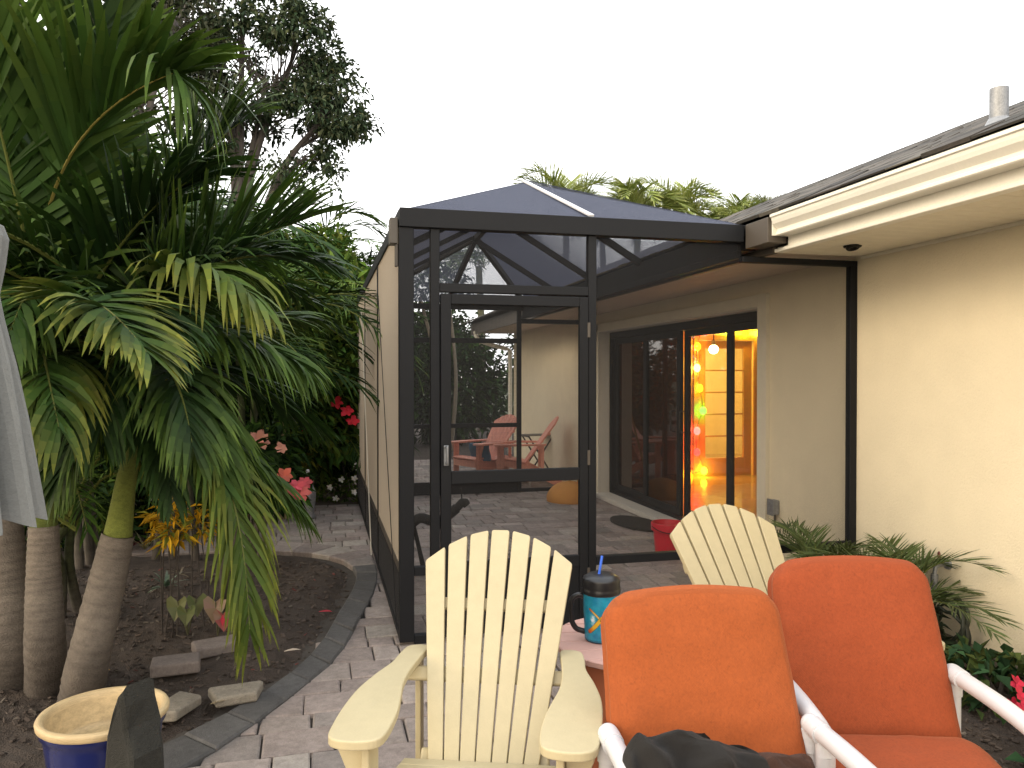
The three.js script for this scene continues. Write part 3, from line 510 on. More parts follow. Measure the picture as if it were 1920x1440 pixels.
function trunk(parent, off, pts, r0, r1, cols, rings = 0, name = 'trunk') {
  const cv = new THREE.CatmullRomCurve3(pts), n = 60, seg = 14, pos = [], cl = [], uv = [], nor = [];
  const ring = (i) => { const t = i / n, p = cv.getPoint(t), T = cv.getTangent(t), s = V(1, 0, 0).addScaledVector(T, -T.x).normalize(), u = T.clone().cross(s); let r = r0 + (r1 - r0) * Math.pow(t, 0.7); if (rings) r *= 1 + 0.035 * (((t * rings) % 1) < 0.22 ? 1 : 0) + 0.03 * noise.noise(t * 9, 1, 2); const out = []; for (let k = 0; k <= seg; k++) { const a = k / seg * 6.2832; const v = p.clone().addScaledVector(s, Math.cos(a) * r).addScaledVector(u, Math.sin(a) * r); v.nn = v.clone().sub(p).normalize(); out.push(v); } return out; };
  const colAt = (t) => { const x = t * (cols.length - 1), i = Math.min(cols.length - 2, Math.floor(x)); const c = mix(cols[i], cols[i + 1], x - i), k = (rings && ((t * rings) % 1) < 0.2) ? 0.8 : 1; return C(c.r * k, c.g * k, c.b * k); };
  let a = ring(0);
  for (let i = 0; i < n; i++) { const b = ring(i + 1), c0 = colAt(i / n), c1 = colAt((i + 1) / n); for (let k = 0; k < seg; k++) { for (const [v, c, uu, vv] of [[a[k], c0, k, i], [a[k + 1], c0, k + 1, i], [b[k + 1], c1, k + 1, i + 1], [a[k], c0, k, i], [b[k + 1], c1, k + 1, i + 1], [b[k], c1, k, i + 1]]) { pos.push(v.x - off.x, v.y - off.y, v.z - off.z); nor.push(v.nn.x, v.nn.y, v.nn.z); cl.push(c.r, c.g, c.b); uv.push(uu / seg * 0.5, vv / n * 1.5); } } a = b; }
  const g = new THREE.BufferGeometry(); g.setAttribute('position', new THREE.Float32BufferAttribute(pos, 3)); g.setAttribute('color', new THREE.Float32BufferAttribute(cl, 3)); g.setAttribute('uv', new THREE.Float32BufferAttribute(uv, 2)); g.setAttribute('normal', new THREE.Float32BufferAttribute(nor, 3));
  return mesh(name, g, M.bark, parent);
}
const BARK = C(0.20, 0.175, 0.15), BARKD = C(0.11, 0.095, 0.085), SHAFT = C(0.20, 0.24, 0.045), SHAFTD = C(0.13, 0.17, 0.035);
// --- three young palms rising from one clump at the left
function ring(pal, base, top, n, o) {                      // the fronds that go on round the crown
  for (let i = 0; i < n; i++) {
    const az = o.az0 + (o.az1 - o.az0) * (i + rr(0.2, 0.8)) / n, len = o.len * rr(0.85, 1.15), el = rr(o.el0, o.el1), h = V(Math.cos(az), 0, Math.sin(az));
    const b = top.clone().addScaledVector(h, len * 0.45 * Math.cos(el)).add(V(0, len * 0.62 * Math.sin(el) + 0.12, 0)), c = top.clone().addScaledVector(h, len * 0.92 * Math.cos(el * 0.7)).add(V(0, len * (0.62 * Math.sin(el) - o.sag * rr(0.7, 1.2)), 0));
    frond(pal, base, top.clone().add(V(rr(-0.03, 0.03), rr(-0.15, 0.1), rr(-0.03, 0.03))), b, c, { L: 0.46, w: 0.036, ...o.f, col: rnd() < 0.4 ? GREEN.dark : GREEN.mid });
  }
}
const palmGroup = 'young palms growing from one clump at the left';
{
  const base = G(150, 1325), top = D(250, 830, 3.42), pal = thing('garden_palm', 'leaning young palm with yellow green shaft behind the blue pot', 'palm tree', base, 0, palmGroup);
  trunk(pal, base, [G(150, 1328, -0.05), D(165, 1240, 3.45), D(200, 1095, 3.42), D(222, 1000, 3.41)], 0.105, 0.068, [BARKD, BARK, BARK], 22);
  trunk(pal, base, [D(221, 1004, 3.41), D(236, 905, 3.42), top.clone(), D(262, 680, 3.45)], 0.062, 0.022, [SHAFT, SHAFT, SHAFTD, GREEN.mid], 0, 'crown_shaft');
  const t = (x, y, d) => D(x, y, d), f = (a, b, c, o) => frond(pal, base, a, b, c, { n: 66, w: 0.026, ...o }), s0 = t(262, 690, 3.45), s1 = t(258, 760, 3.44);
  f(s0, t(330, 560, 3.5), t(560, 680, 3.4), { L: 0.46, droop: 1.5, tip: GREEN.light });
  f(s0, t(400, 660, 3.8), t(590, 800, 4.2), { L: 0.40, droop: 1.0, col: GREEN.dark, tip: GREEN.mid });
  f(s0, t(330, 480, 3.6), t(550, 420, 3.7), { L: 0.55, w: 0.036, droop: 0.35, vee: 0.95, tip: GREEN.light });
  f(s0, t(320, 430, 3.5), t(600, 490, 3.6), { L: 0.42, droop: 0.8, vee: 0.4, col: GREEN.dark, tip: GREEN.mid });
  f(s0, t(310, 400, 3.4), t(480, 560, 3.1), { L: 0.40, w: 0.036, droop: 1.8, col: C(0.055, 0.10, 0.015), tip: GREEN.yellow, n: 34, start: 0.35 });
  f(s1, t(450, 740, 3.3), t(468, 1180, 3.1), { L: 0.36, w: 0.020, droop: 1.3, col: C(0.05, 0.085, 0.012), tip: C(0.16, 0.18, 0.025), n: 66, start: 0.28, back: 0.75 });
  f(s0, t(300, 330, 3.6), t(450, 230, 3.7), { L: 0.5, droop: 0.7, vee: 0.7, col: GREEN.dark, tip: GREEN.light });
  f(s1, t(420, 780, 3.6), t(560, 960, 3.7), { L: 0.36, droop: 1.2, tip: GREEN.light });
  f(s0, t(360, 600, 4.0), t(560, 600, 4.6), { L: 0.45, droop: 1.0, col: GREEN.dark });
  f(s0, t(330, 640, 3.1), t(360, 830, 2.95), { L: 0.34, droop: 1.3, col: GREEN.dark, tip: GREEN.light });
  f(s0, t(200, 600, 3.1), t(190, 800, 2.95), { L: 0.34, droop: 1.4, col: GREEN.dark, tip: GREEN.mid });
  f(s0, t(380, 700, 3.3), t(410, 900, 3.2), { L: 0.34, droop: 1.3, col: GREEN.mid, tip: GREEN.light });
  f(s0, t(170, 520, 3.4), t(60, 700, 3.1), { L: 0.42, droop: 1.1, col: GREEN.dark, tip: GREEN.light });
  f(s0, t(260, 470, 3.3), t(300, 640, 2.9), { L: 0.40, droop: 1.0, col: GREEN.dark, tip: GREEN.mid });
  f(s1, t(160, 720, 3.2), t(110, 900, 3.1), { L: 0.32, droop: 1.3, col: GREEN.dark, tip: GREEN.light });
  f(s1, t(300, 720, 3.2), t(320, 920, 3.1), { L: 0.26, droop: 1.4, col: GREEN.dark, tip: GREEN.mid });
  ring(pal, base, s0, 11, { az0: 2.3, az1: 5.2, len: 1.8, el0: 0.3, el1: 1.2, sag: 0.4, f: { n: 50, w: 0.03, droop: 0.9 } });
}
{
  const base = G(85, 1300), top = D(92, 820, 3.55), pal = thing('garden_palm', 'upright palm with pale ringed trunk just right of the folded umbrella', 'palm tree', base, 0, palmGroup);
  trunk(pal, base, [G(88, 1310, -0.05), D(84, 1180, 3.55), D(82, 1080, 3.55), D(82, 985, 3.55)], 0.10, 0.062, [BARKD, BARK, C(0.27, 0.235, 0.2)], 24);
  trunk(pal, base, [D(82, 992, 3.55), D(84, 900, 3.55), top.clone(), D(96, 720, 3.55)], 0.06, 0.03, [SHAFTD, SHAFTD, GREEN.mid, GREEN.mid], 0, 'crown_shaft');
  const t = (x, y, d) => D(x, y, d), f = (a, b, c, o) => frond(pal, base, a, b, c, { w: 0.03, ...o, n: Math.round((o.n || 44) * 1.3) }), s0 = t(94, 720, 3.55);
  f(s0, t(10, 250, 3.3), t(330, 135, 2.9), { L: 0.55, w: 0.046, droop: 0.55, vee: 0.85, col: GREEN.mid, tip: GREEN.light, n: 46, start: 0.3, stalk: C(0.24, 0.2, 0.05) });
  f(t(285, 140, 2.95), t(312, 110, 2.92), t(340, 150, 2.9), { L: 0.42, w: 0.024, droop: 2.4, vee: 0.2, col: GREEN.mid, tip: GREEN.light, n: 8, start: 0.2 });
  f(s0, t(110, 440, 3.0), t(275, 660, 2.6), { L: 0.36, w: 0.032, droop: 0.5, vee: 0.25, col: GREEN.mid, tip: GREEN.yellow, n: 40, start: 0.34, stalk: C(0.2, 0.2, 0.06) });
  f(s0, t(60, 560, 3.0), t(110, 800, 2.6), { L: 0.36, w: 0.028, droop: 1.6, col: GREEN.mid, tip: GREEN.yellow, n: 32 });
  f(s0, t(150, 300, 3.5), t(190, 20, 3.3), { L: 0.55, w: 0.045, droop: 0.4, col: GREEN.dark, n: 44 });
  f(s0, t(200, 420, 3.4), t(370, 330, 3.4), { L: 0.52, w: 0.04, droop: 0.7, col: GREEN.dark, tip: GREEN.mid, n: 44 });
  f(s0, t(30, 300, 3.2), t(-60, 40, 2.9), { L: 0.55, w: 0.045, droop: 0.5, col: GREEN.mid, n: 44 });
  f(s0, t(90, 420, 3.2), t(20, 620, 2.7), { L: 0.38, w: 0.028, droop: 1.3, col: GREEN.mid, tip: GREEN.light, n: 32 });
  ring(pal, base, s0, 13, { az0: 2.0, az1: 5.4, len: 1.9, el0: 0.5, el1: 1.3, sag: 0.3, f: { n: 54, w: 0.03, droop: 0.8 } });
}
{
  const base = G(15, 1290), top = D(18, 830, 3.75), pal = thing('garden_palm', 'third palm trunk at the left frame edge under the folded umbrella', 'palm tree', base, 0, palmGroup);
  trunk(pal, base, [G(20, 1300, -0.05), D(22, 1180, 3.72), D(14, 1080, 3.74), D(10, 960, 3.75)], 0.14, 0.07, [BARKD, BARK, BARK], 20);
  trunk(pal, base, [D(10, 968, 3.75), D(12, 900, 3.75), top.clone(), D(20, 720, 3.75)], 0.06, 0.03, [SHAFTD, SHAFTD, GREEN.mid, GREEN.mid], 0, 'crown_shaft');
  ring(pal, base, D(18, 740, 3.75), 15, { az0: 2.2, az1: 5.6, len: 2.2, el0: 0.6, el1: 1.35, sag: 0.3, f: { n: 54, w: 0.03, L: 0.5 } });
}
// --- bushier palms and shrubs standing farther back in the bed
function bushPalm(px, py, t, n, len, label, o = {}) {
  const top = D(px, py, t), base = V(top.x, 0, top.z), pal = thing(o.name || 'areca_palm', label, 'palm tree', base, 0, o.group);
  const m = o.stems || 3; for (let i = 0; i < m; i++) { const b = base.clone().add(V(rr(-0.25, 0.25), 0, rr(-0.25, 0.25))); trunk(pal, base, [b, b.clone().lerp(top, 0.5), top.clone().add(V(rr(-0.15, 0.15), 0, rr(-0.15, 0.15)))], o.r || 0.035, (o.r || 0.035) * 0.7, o.r ? [BARKD, BARK, SHAFTD] : [BARKD, C(0.06, 0.07, 0.03), C(0.05, 0.07, 0.02)], 12); }
  for (let i = 0; i < n; i++) { const az = i / n * 6.283 + rr(-0.3, 0.3), el = rr(0.15, 1.35), l = len * rr(0.75, 1.15), h = V(Math.cos(az), 0, Math.sin(az)), a = top.clone().add(V(rr(-0.12, 0.12), rr(-0.15, 0.15), rr(-0.12, 0.12)));
    frond(pal, base, a, a.clone().addScaledVector(h, l * 0.45 * Math.cos(el)).add(V(0, l * 0.6 * Math.sin(el) + 0.1, 0)), a.clone().addScaledVector(h, l * 0.95 * Math.cos(el * 0.75)).add(V(0, l * (0.55 * Math.sin(el) - rr(0.15, 0.45)), 0)), { L: len * 0.24, w: len * 0.014, n: 30, seg: 3, droop: 0.7, r: 0.012, mat: M.leafFar, col: rnd() < 0.35 ? GREEN.light : GREEN.mid, ...o.f }); }
  return pal;
}
bushPalm(470, 640, 6.6, 15, 1.7, 'feathery palm behind the leaning palm, nearer the middle of the hedge', { f: { col: GREEN.dark } });
bushPalm(600, 590, 10.4, 16, 1.4, 'small palm with stiff fronds beside the left screen wall');
bushPalm(600, 830, 10.0, 13, 1.5, 'low dark palm arching over the path by the screen wall', { f: { col: GREEN.dark, tip: GREEN.mid } });
bushPalm(640, 545, 17, 18, 2.6, 'distant palm top showing above the left screen wall', { f: { col: GREEN.dark, tip: GREEN.mid } });
bushPalm(580, 500, 14, 16, 2.6, 'distant palm top left of the screen room roof', { f: { col: GREEN.mid } });
bushPalm(330, 700, 6.5, 14, 2.2, 'shaded palm deep behind the leaning palm trunk', { f: { col: GREEN.dark, tip: GREEN.mid } });
bushPalm(120, 560, 6.2, 16, 2.6, 'tall shaded palm deep behind the folded umbrella', { f: { col: GREEN.dark, tip: GREEN.mid } });
bushPalm(110, 950, 4.9, 14, 1.0, 'low ferny palm in the shade between the palm trunks', { f: { col: GREEN.mid, tip: GREEN.light } });
function shrub(name, label, cat, spots, o = {}) {
  const base = V(spots[0].c.x, 0, spots[0].c.z), t = thing(name, label, cat, base, 0, o.group), lv = new Leaves();
  for (const s of spots) leafCloud(lv, s.c, s.r, s.n, o.len || 0.14, o.wid || 0.06, o.cols || [GREEN.dark, GREEN.dark, GREEN.mid, GREEN.light], o);
  lv.build(o.part || 'foliage', o.mat || M.leafFar, t, base);
  const st = []; if (!o.noStem) for (const s of spots) for (let i = 0; i < 3; i++) { const q = V(s.c.x + rr(-0.4, 0.4) * s.r.x, s.c.y + s.r.y * rr(0, 0.5), s.c.z + rr(-0.4, 0.4) * s.r.z); st.push(tint(rod(V(s.c.x + rr(-0.1, 0.1), -0.05, s.c.z + rr(-0.1, 0.1)), q, (o.stem || 0.018), (o.stem || 0.018) * 0.45, 6), BARKD)); }
  for (const g of st) { g.translate(-base.x, -base.y, -base.z); mesh('stem', g, M.bark, t); }
  return t;
}
const bl = (px, py, t, rx, ry, rz, n) => ({ c: D(px, py, t), r: V(rx, ry, rz), n });
shrub('hedge_shrub', 'dense dark hedge shrub behind the leaning palm trunk', 'shrub', [bl(330, 760, 8.5, 1.6, 1.5, 1.0, 6000), bl(250, 900, 7.6, 1.2, 0.8, 0.8, 2600), bl(430, 800, 8.6, 1.0, 1.3, 0.9, 3200)]);
shrub('hedge_shrub', 'dense dark hedge shrub at the far left behind the umbrella', 'shrub', [bl(60, 720, 8.0, 1.8, 1.7, 1.0, 3600), bl(60, 960, 6.8, 1.2, 0.7, 0.7, 1600)]);
shrub('hedge_shrub', 'tall broad leaved shrub right of the palms by the path', 'shrub', [bl(560, 720, 9.6, 1.3, 1.3, 1.0, 5200), bl(640, 640, 10.5, 0.9, 1.3, 0.9, 3400), bl(590, 540, 12, 1.0, 1.2, 1, 2600)], { len: 0.18, wid: 0.075, cols: [GREEN.mid, GREEN.mid, GREEN.light, C(0.09, 0.12, 0.02)] });
shrub('hedge_shrub', 'dark leafy mass under the big tree above the palms', 'shrub', [bl(230, 430, 10, 1.7, 1.1, 1, 4200), bl(400, 500, 10.5, 1.3, 1.0, 0.9, 3600), bl(250, 520, 11, 2.4, 1.7, 1.2, 5200), bl(440, 560, 11, 1.7, 1.4, 1.2, 4600), bl(60, 430, 11, 2.0, 1.9, 1.2, 3600)], { len: 0.17 });
shrub('croton_shrub', 'yellow green leaved shrub beside the pale thin trunk', 'shrub', [bl(520, 850, 9.3, 0.6, 0.45, 0.4, 620), bl(570, 810, 9.8, 0.5, 0.5, 0.4, 520)], { cols: [GREEN.light, GREEN.yellow, GREEN.mid, C(0.3, 0.28, 0.05)], len: 0.17 });
shrub('climbing_vine', 'light leaved vine hanging in the shade round the leaning palm shaft', 'vine', [bl(215, 760, 4.0, 0.35, 0.28, 0.25, 330), bl(130, 720, 4.1, 0.3, 0.3, 0.25, 260), bl(320, 820, 4.0, 0.3, 0.2, 0.25, 240)], { cols: [GREEN.dark, GREEN.dark, GREEN.mid, GREEN.light, GREEN.yellow], len: 0.11, wid: 0.045, hang: 0.9, noStem: true });
const hib = shrub('hibiscus_shrub', 'red flowered hibiscus shrub leaning against the left screen wall', 'shrub', [bl(640, 785, 10.1, 0.36, 0.6, 0.5, 1500), bl(610, 860, 10.3, 0.5, 0.4, 0.4, 1000)], { cols: [GREEN.dark, GREEN.dark, GREEN.mid] });
function flower(parent, off, p, r, col, n = 5) { const lv = new Leaves(); for (let i = 0; i < n; i++) { const a = i / n * 6.283 + rr(-0.2, 0.2), d = V(Math.cos(a), rr(-0.2, 0.5), Math.sin(a)).applyAxisAngle(V(1, 0, 0), 0.9).normalize(); blade(lv, p, d, d.clone().cross(V(0.3, 0.6, 0.7)).normalize(), r * rr(0.9, 1.3), r * 0.95, 0.3, vary(col, 0.2), vary(col, 0.25), 3, 0.55); } return lv.build('flower', M.petal, parent, off); }
for (const [x, y, t] of [[631, 754, 9.2], [661, 789, 9.2], [589, 796, 9.1], [579, 799, 9.1], [652, 770, 9.2]]) flower(hib, hib.position, D(x, y, t), 0.085, C(0.6, 0.012, 0.03));
const bou = shrub('bougainvillea', 'coral flowered shrub low beside the curved path', 'shrub', [bl(505, 905, 6.2, 0.34, 0.24, 0.3, 500), bl(480, 850, 6.4, 0.4, 0.3, 0.35, 500)], { cols: [GREEN.dark, GREEN.dark, GREEN.mid] });
for (const [x, y, t, c, r] of [[482, 824, 5.8, C(0.5, 0.2, 0.14), 0.07], [490, 828, 5.8, C(0.5, 0.22, 0.16), 0.06], [527, 840, 5.8, C(0.45, 0.2, 0.15), 0.05], [532, 892, 5.5, C(0.5, 0.10, 0.06), 0.06], [518, 912, 5.5, C(0.55, 0.15, 0.04), 0.055], [538, 918, 5.5, C(0.5, 0.07, 0.07), 0.05], [557, 910, 5.5, C(0.5, 0.06, 0.09), 0.06], [565, 925, 5.5, C(0.5, 0.1, 0.09), 0.06], [550, 925, 5.5, C(0.45, 0.05, 0.08), 0.05], [572, 905, 5.6, C(0.45, 0.06, 0.08), 0.05]]) flower(bou, bou.position, D(x, y, t), r, c, 6);
// white flowered ground cover at the end of the path
const gc = shrub('ground_cover', 'low green plant with white flowers at the end of the path', 'plant', [bl(635, 930, 9.9, 0.55, 0.3, 0.4, 700), bl(660, 905, 10.2, 0.4, 0.3, 0.35, 400)], { cols: [GREEN.mid, GREEN.light, C(0.12, 0.14, 0.06)], len: 0.1, wid: 0.035 });
for (const [x, y] of [[664, 897], [640, 899], [618, 914], [664, 923], [630, 935]]) flower(gc, gc.position, D(x, y, 9.5), 0.04, C(0.75, 0.75, 0.72));
const cr = shrub('croton', 'orange and yellow leaved croton in the middle of the planting bed', 'plant', [bl(315, 960, 4.7, 0.14, 0.12, 0.14, 80), bl(328, 1000, 4.6, 0.12, 0.08, 0.12, 60), bl(372, 985, 4.8, 0.10, 0.12, 0.12, 50)], { cols: [C(0.5, 0.28, 0.01), C(0.55, 0.33, 0.02), C(0.42, 0.26, 0.02), GREEN.yellow], len: 0.10, wid: 0.03, inner: 0.2, stem: 0.006 });
function rosette(name, label, pos, n, len, w, cols, el0, el1, droop = 0.6) { const t = thing(name, label, 'plant', pos), lv = new Leaves(); for (let i = 0; i < n; i++) { const a = i * 2.4 + rr(-0.2, 0.2), e = rr(el0, el1), d = V(Math.cos(a) * Math.cos(e), Math.sin(e), Math.sin(a) * Math.cos(e)); blade(lv, V(0, 0.02, 0), d, d.clone().cross(UP).normalize(), len * rr(0.7, 1.1), w, droop, vary(cols[0], 0.2), vary(cols[1], 0.2), 4, 0.3); } lv.build('leaves', M.leaf, t); return t; }
rosette('bromeliad', 'small blue green spiky plant in the mulch near the leaning palm', G(312, 1105, 0.03), 16, 0.17, 0.028, [C(0.10, 0.16, 0.12), C(0.2, 0.25, 0.2)], 0.2, 1.1);
rosette('spider_plant', 'small pale striped plant beside the leaning palm shaft', G(272, 1035, 0.03), 14, 0.2, 0.018, [C(0.25, 0.22, 0.1), C(0.3, 0.26, 0.14)], 0.4, 1.3);
rosette('bromeliad', 'red leaved bromeliad in the shade left of the leaning palm', G(178, 1040, 0.03), 12, 0.16, 0.04, [C(0.3, 0.05, 0.02), C(0.38, 0.09, 0.03)], 0.5, 1.2);
rosette('bromeliad', 'dull red bromeliad in the shade right of the leaning palm', G(246, 1030, 0.03), 10, 0.14, 0.035, [C(0.16, 0.025, 0.03), C(0.2, 0.04, 0.03)], 0.5, 1.2);
rosette('bromeliad', 'tiny pale bromeliad behind the caladium leaves', G(338, 1082, 0.04), 10, 0.13, 0.016, [C(0.22, 0.2, 0.14), C(0.2, 0.15, 0.1)], 0.2, 1.0);
function caladium(label, pos, leaves) { const t = thing('caladium', label, 'plant', pos); for (const [x, y, z, s, ry, col, mid] of leaves) { const lv = new Leaves(), o = [[0, 0], [-0.35, 0.28], [-0.52, 0.1], [-0.45, -0.3], [0, -0.95], [0.45, -0.3], [0.52, 0.1], [0.35, 0.28]].map(([a, b]) => V(a * s, b * s, Math.abs(a) * s * 0.25).applyAxisAngle(V(1, 0, 0), -0.35).applyAxisAngle(UP, ry).add(V(x, y, z))); const m = V(0, -0.25 * s, -0.01).applyAxisAngle(V(1, 0, 0), -0.35).applyAxisAngle(UP, ry).add(V(x, y, z)); for (let i = 0; i < 8; i++) lv.tri(m, o[i], o[(i + 1) % 8], vary(i === 7 || i === 0 || i === 3 || i === 4 ? mix(col, mid, 0.5) : col, 0.12)); const f = lv.build('leaf', M.leaf, t); if (mid.r > 0.4) { const st = new Leaves(); st.tri(V(x, y, z + 0.012), V(x - s * 0.12, y - s * 0.25, z + 0.014 + s * 0.1), V(x, y - s * 0.62, z + s * 0.22), mid); st.tri(V(x, y, z + 0.012), V(x, y - s * 0.62, z + s * 0.22), V(x + s * 0.12, y - s * 0.25, z + 0.014 + s * 0.1), mid); st.build('leaf_centre', M.petal, f); } mesh('stalk', tint(rod(V(0, 0, 0), V(x, y, z), 0.004), C(0.12, 0.12, 0.06)), M.bark, t); } }
caladium('pale green heart leaved caladium by the stepping stones', G(352, 1190, 0.03), [[-0.055, 0.20, 0, 0.12, -0.3, C(0.15, 0.17, 0.07), C(0.2, 0.2, 0.1)], [0.05, 0.21, 0.01, 0.11, 0.3, C(0.14, 0.17, 0.07), C(0.2, 0.2, 0.1)], [0.0, 0.16, 0.04, 0.10, 0.0, C(0.13, 0.16, 0.06), C(0.18, 0.19, 0.09)]]);
caladium('pinkish caladium leaves with red centre beside the hanging frond', G(408, 1192, 0.03), [[-0.01, 0.20, 0, 0.13, -0.2, C(0.30, 0.21, 0.16), C(0.3, 0.22, 0.16)], [0.035, 0.14, 0.04, 0.11, 0.25, C(0.30, 0.2, 0.15), C(0.5, 0.03, 0.06)]]);
{ // thin trunks
  const a = G(424, 1150, 0), t = thing('sapling', 'thin dark stem standing behind the hanging palm frond', 'sapling', a); trunk(t, a, [a, D(422, 1040, 4.1), D(426, 900, 4.15)], 0.032, 0.024, [BARKD, BARKD], 0);
  const lv = new Leaves(); leafCloud(lv, D(426, 860, 4.15), V(0.25, 0.2, 0.25), 120, 0.12, 0.05, [GREEN.dark, GREEN.mid]); lv.build('foliage', M.leafFar, t, a);
  const b = D(532, 860, 8.5); b.y = 0; const t2 = thing('slender_tree', 'pale slender trunk half hidden by the flowering shrubs', 'tree', b); trunk(t2, b, [b, D(530, 860, 8.5), D(528, 760, 8.5)], 0.055, 0.045, [C(0.33, 0.27, 0.16), C(0.36, 0.3, 0.16)], 14);
  const l2 = new Leaves(); leafCloud(l2, D(528, 700, 8.5), V(0.6, 0.5, 0.5), 500, 0.16, 0.06, [GREEN.dark, GREEN.mid]); l2.build('foliage', M.leafFar, t2, b);
}
// --- big tree against the sky
function bigTree(name, label, base, spread, o = {}) {
  const t = thing(name, label, 'tree', base), cols = o.bark || [C(0.14, 0.12, 0.11), C(0.12, 0.105, 0.10)], lv = new Leaves(), br = [];
  for (const l of spread) {
    const mid = l.p ? l.p : base.clone().lerp(l.c, 0.55).add(V(rr(-0.3, 0.3), 0.3, rr(-0.3, 0.3)));
    trunk(t, base, [base.clone(), mid, l.c.clone()], o.r || 0.16, 0.03, cols, 0, 'limb');
    for (let i = 0; i < l.k; i++) {
      const d = V(rr(-1, 1), rr(-0.75, 1), rr(-1, 1)).normalize(), e = V(l.c.x + d.x * l.r.x, l.c.y + d.y * l.r.y, l.c.z + d.z * l.r.z), s = mid.clone().lerp(l.c, rr(0.5, 1));
      br.push(tint(rod(s, s.clone().lerp(e, 0.5).add(V(0, 0.12, 0)), 0.02, 0.013, 5), cols[1]), tint(rod(s.clone().lerp(e, 0.5).add(V(0, 0.12, 0)), e, 0.013, 0.005, 5), cols[1]));
      const q = rr(0.26, 0.55) * (o.cs || 1); leafCloud(lv, e, V(q, q * 0.75, q), Math.floor(l.n * 1.9 * rr(0.6, 1.3)), o.len || 0.15, o.wid || 0.075, o.cols, { inner: 0.1, hang: 0.3 });
    }
  }
  for (const g of br) g.translate(-base.x, -base.y, -base.z); mesh('branches', br, M.bark, t);
  lv.build('crown', M.leafFar, t, base); return t;
}
{
  const b = D(430, 700, 16); b.y = 0; const d = (x, y, t = 16) => D(x, y, t);
  const cols = [C(0.042, 0.066, 0.034), C(0.060, 0.085, 0.044), C(0.030, 0.052, 0.028), C(0.09, 0.105, 0.055)];
  bigTree('shade_tree', 'big dark tree with open rounded crown rising against the white sky', b, [
    { c: d(500, 150), r: V(1.55, 1.2, 1.3), k: 46, n: 62, p: d(452, 400) }, { c: d(610, 215), r: V(0.75, 0.75, 0.8), k: 20, n: 52, p: d(520, 340) }, { c: d(560, 80), r: V(0.6, 0.7, 0.8), k: 16, n: 50, p: d(470, 330) },
    { c: d(400, 60), r: V(1.0, 0.9, 1.0), k: 18, n: 46, p: d(440, 330) }, { c: d(440, 240), r: V(0.7, 0.6, 0.8), k: 14, n: 44, p: d(440, 400) }, { c: d(560, 300), r: V(0.85, 0.35, 0.7), k: 12, n: 34, p: d(500, 400) }, { c: d(590, 370), r: V(0.7, 0.35, 0.5), k: 9, n: 12, p: d(520, 420) }, { c: d(455, -10), r: V(0.8, 0.5, 0.8), k: 10, n: 40, p: d(450, 280) },
  ], { cols, r: 0.17 });
  const b2 = D(220, 700, 14); b2.y = 0;
  bigTree('shade_tree', 'second tree behind the palm fronds at upper left', b2, [
    { c: d(270, 150, 14), r: V(1.3, 1.2, 1.0), k: 26, n: 46, p: d(240, 380, 14) }, { c: d(130, 60, 14), r: V(1.4, 1.1, 1.0), k: 26, n: 46, p: d(200, 330, 14) }, { c: d(330, 30, 14), r: V(0.8, 0.8, 0.8), k: 14, n: 46, p: d(260, 300, 14) }, { c: d(300, 300, 14), r: V(1.0, 0.7, 0.8), k: 14, n: 40, p: d(260, 430, 14) }, { c: d(40, 200, 14), r: V(1.0, 1.2, 1.0), k: 18, n: 40, p: d(180, 400, 14) },
  ], { cols: [C(0.04, 0.055, 0.03), C(0.06, 0.066, 0.04), C(0.045, 0.05, 0.032)], r: 0.13 });
}
// --- royal palms behind the house and the wood behind the screen room
function farPalm(px, py, t, n, len, label, o = {}) { return bushPalm(px, py, t, Math.round(n * 1.2), len * 1.05, label, { name: 'royal_palm', group: 'palms rising behind the house roof', stems: 1, r: 0.12, f: { L: len * 0.30, w: len * 0.013, n: 52, seg: 3, droop: 0.2, vee: 0.55, jit: 0.1, col: C(0.20, 0.25, 0.06), tip: C(0.40, 0.42, 0.17), r: 0.03, ...o } }); }
farPalm(1060, 395, 22, 13, 2.2, 'leftmost palm crown above the dark mesh roof');
farPalm(1195, 415, 21, 14, 1.9, 'yellowish palm crown second from left above the mesh roof');
farPalm(1275, 408, 22, 15, 2.0, 'full palm crown in the middle above the mesh roof');
farPalm(1380, 420, 23, 14, 1.7, 'palm crown above where mesh roof and shingles meet');
farPalm(1450, 415, 24, 10, 1.6, 'rightmost palm crown half hidden by the shingle roof', { col: C(0.12, 0.13, 0.07), tip: C(0.2, 0.2, 0.12) });
farPalm(1130, 418, 24, 12, 1.9, 'low palm crown between the two left palms above the mesh roof');
farPalm(1320, 440, 21, 12, 1.8, 'bright green low palm crown above the mesh roof', { col: C(0.10, 0.13, 0.02) });
bushPalm(815, 500, 26, 13, 3.2, 'tall palm seen through the upper left screen panel', { name: 'royal_palm', stems: 1, r: 0.16, f: { L: 0.7, w: 0.04, n: 30, col: GREEN.mid } });
bushPalm(905, 500, 22, 15, 2.6, 'palm crown seen through the screen above the door', { name: 'royal_palm', stems: 1, r: 0.13 });
const W = (x, y, z, rx, ry, rz, n) => ({ c: V(x, y, z), r: V(rx, ry, rz), n });
shrub('background_shrub', 'dark shrub seen through the left part of the screen door', 'shrub', [W(0.4, 1.2, -17, 1.5, 1.5, 1, 5000), W(0.8, 2.3, -18, 1.6, 1.1, 1, 3600), W(1.6, 1.6, -20, 2.2, 1.9, 1, 5000)], { len: 0.2, wid: 0.09, cols: [GREEN.dark, GREEN.dark, GREEN.mid] });
shrub('background_shrub', 'dark shrub seen through the screen behind the salmon chairs', 'shrub', [W(2.9, 1.2, -17.5, 1.6, 1.5, 1, 5000), W(2.6, 2.3, -18.6, 1.6, 1.1, 1, 3600)], { len: 0.2, wid: 0.09, cols: [GREEN.dark, GREEN.dark, GREEN.mid] });
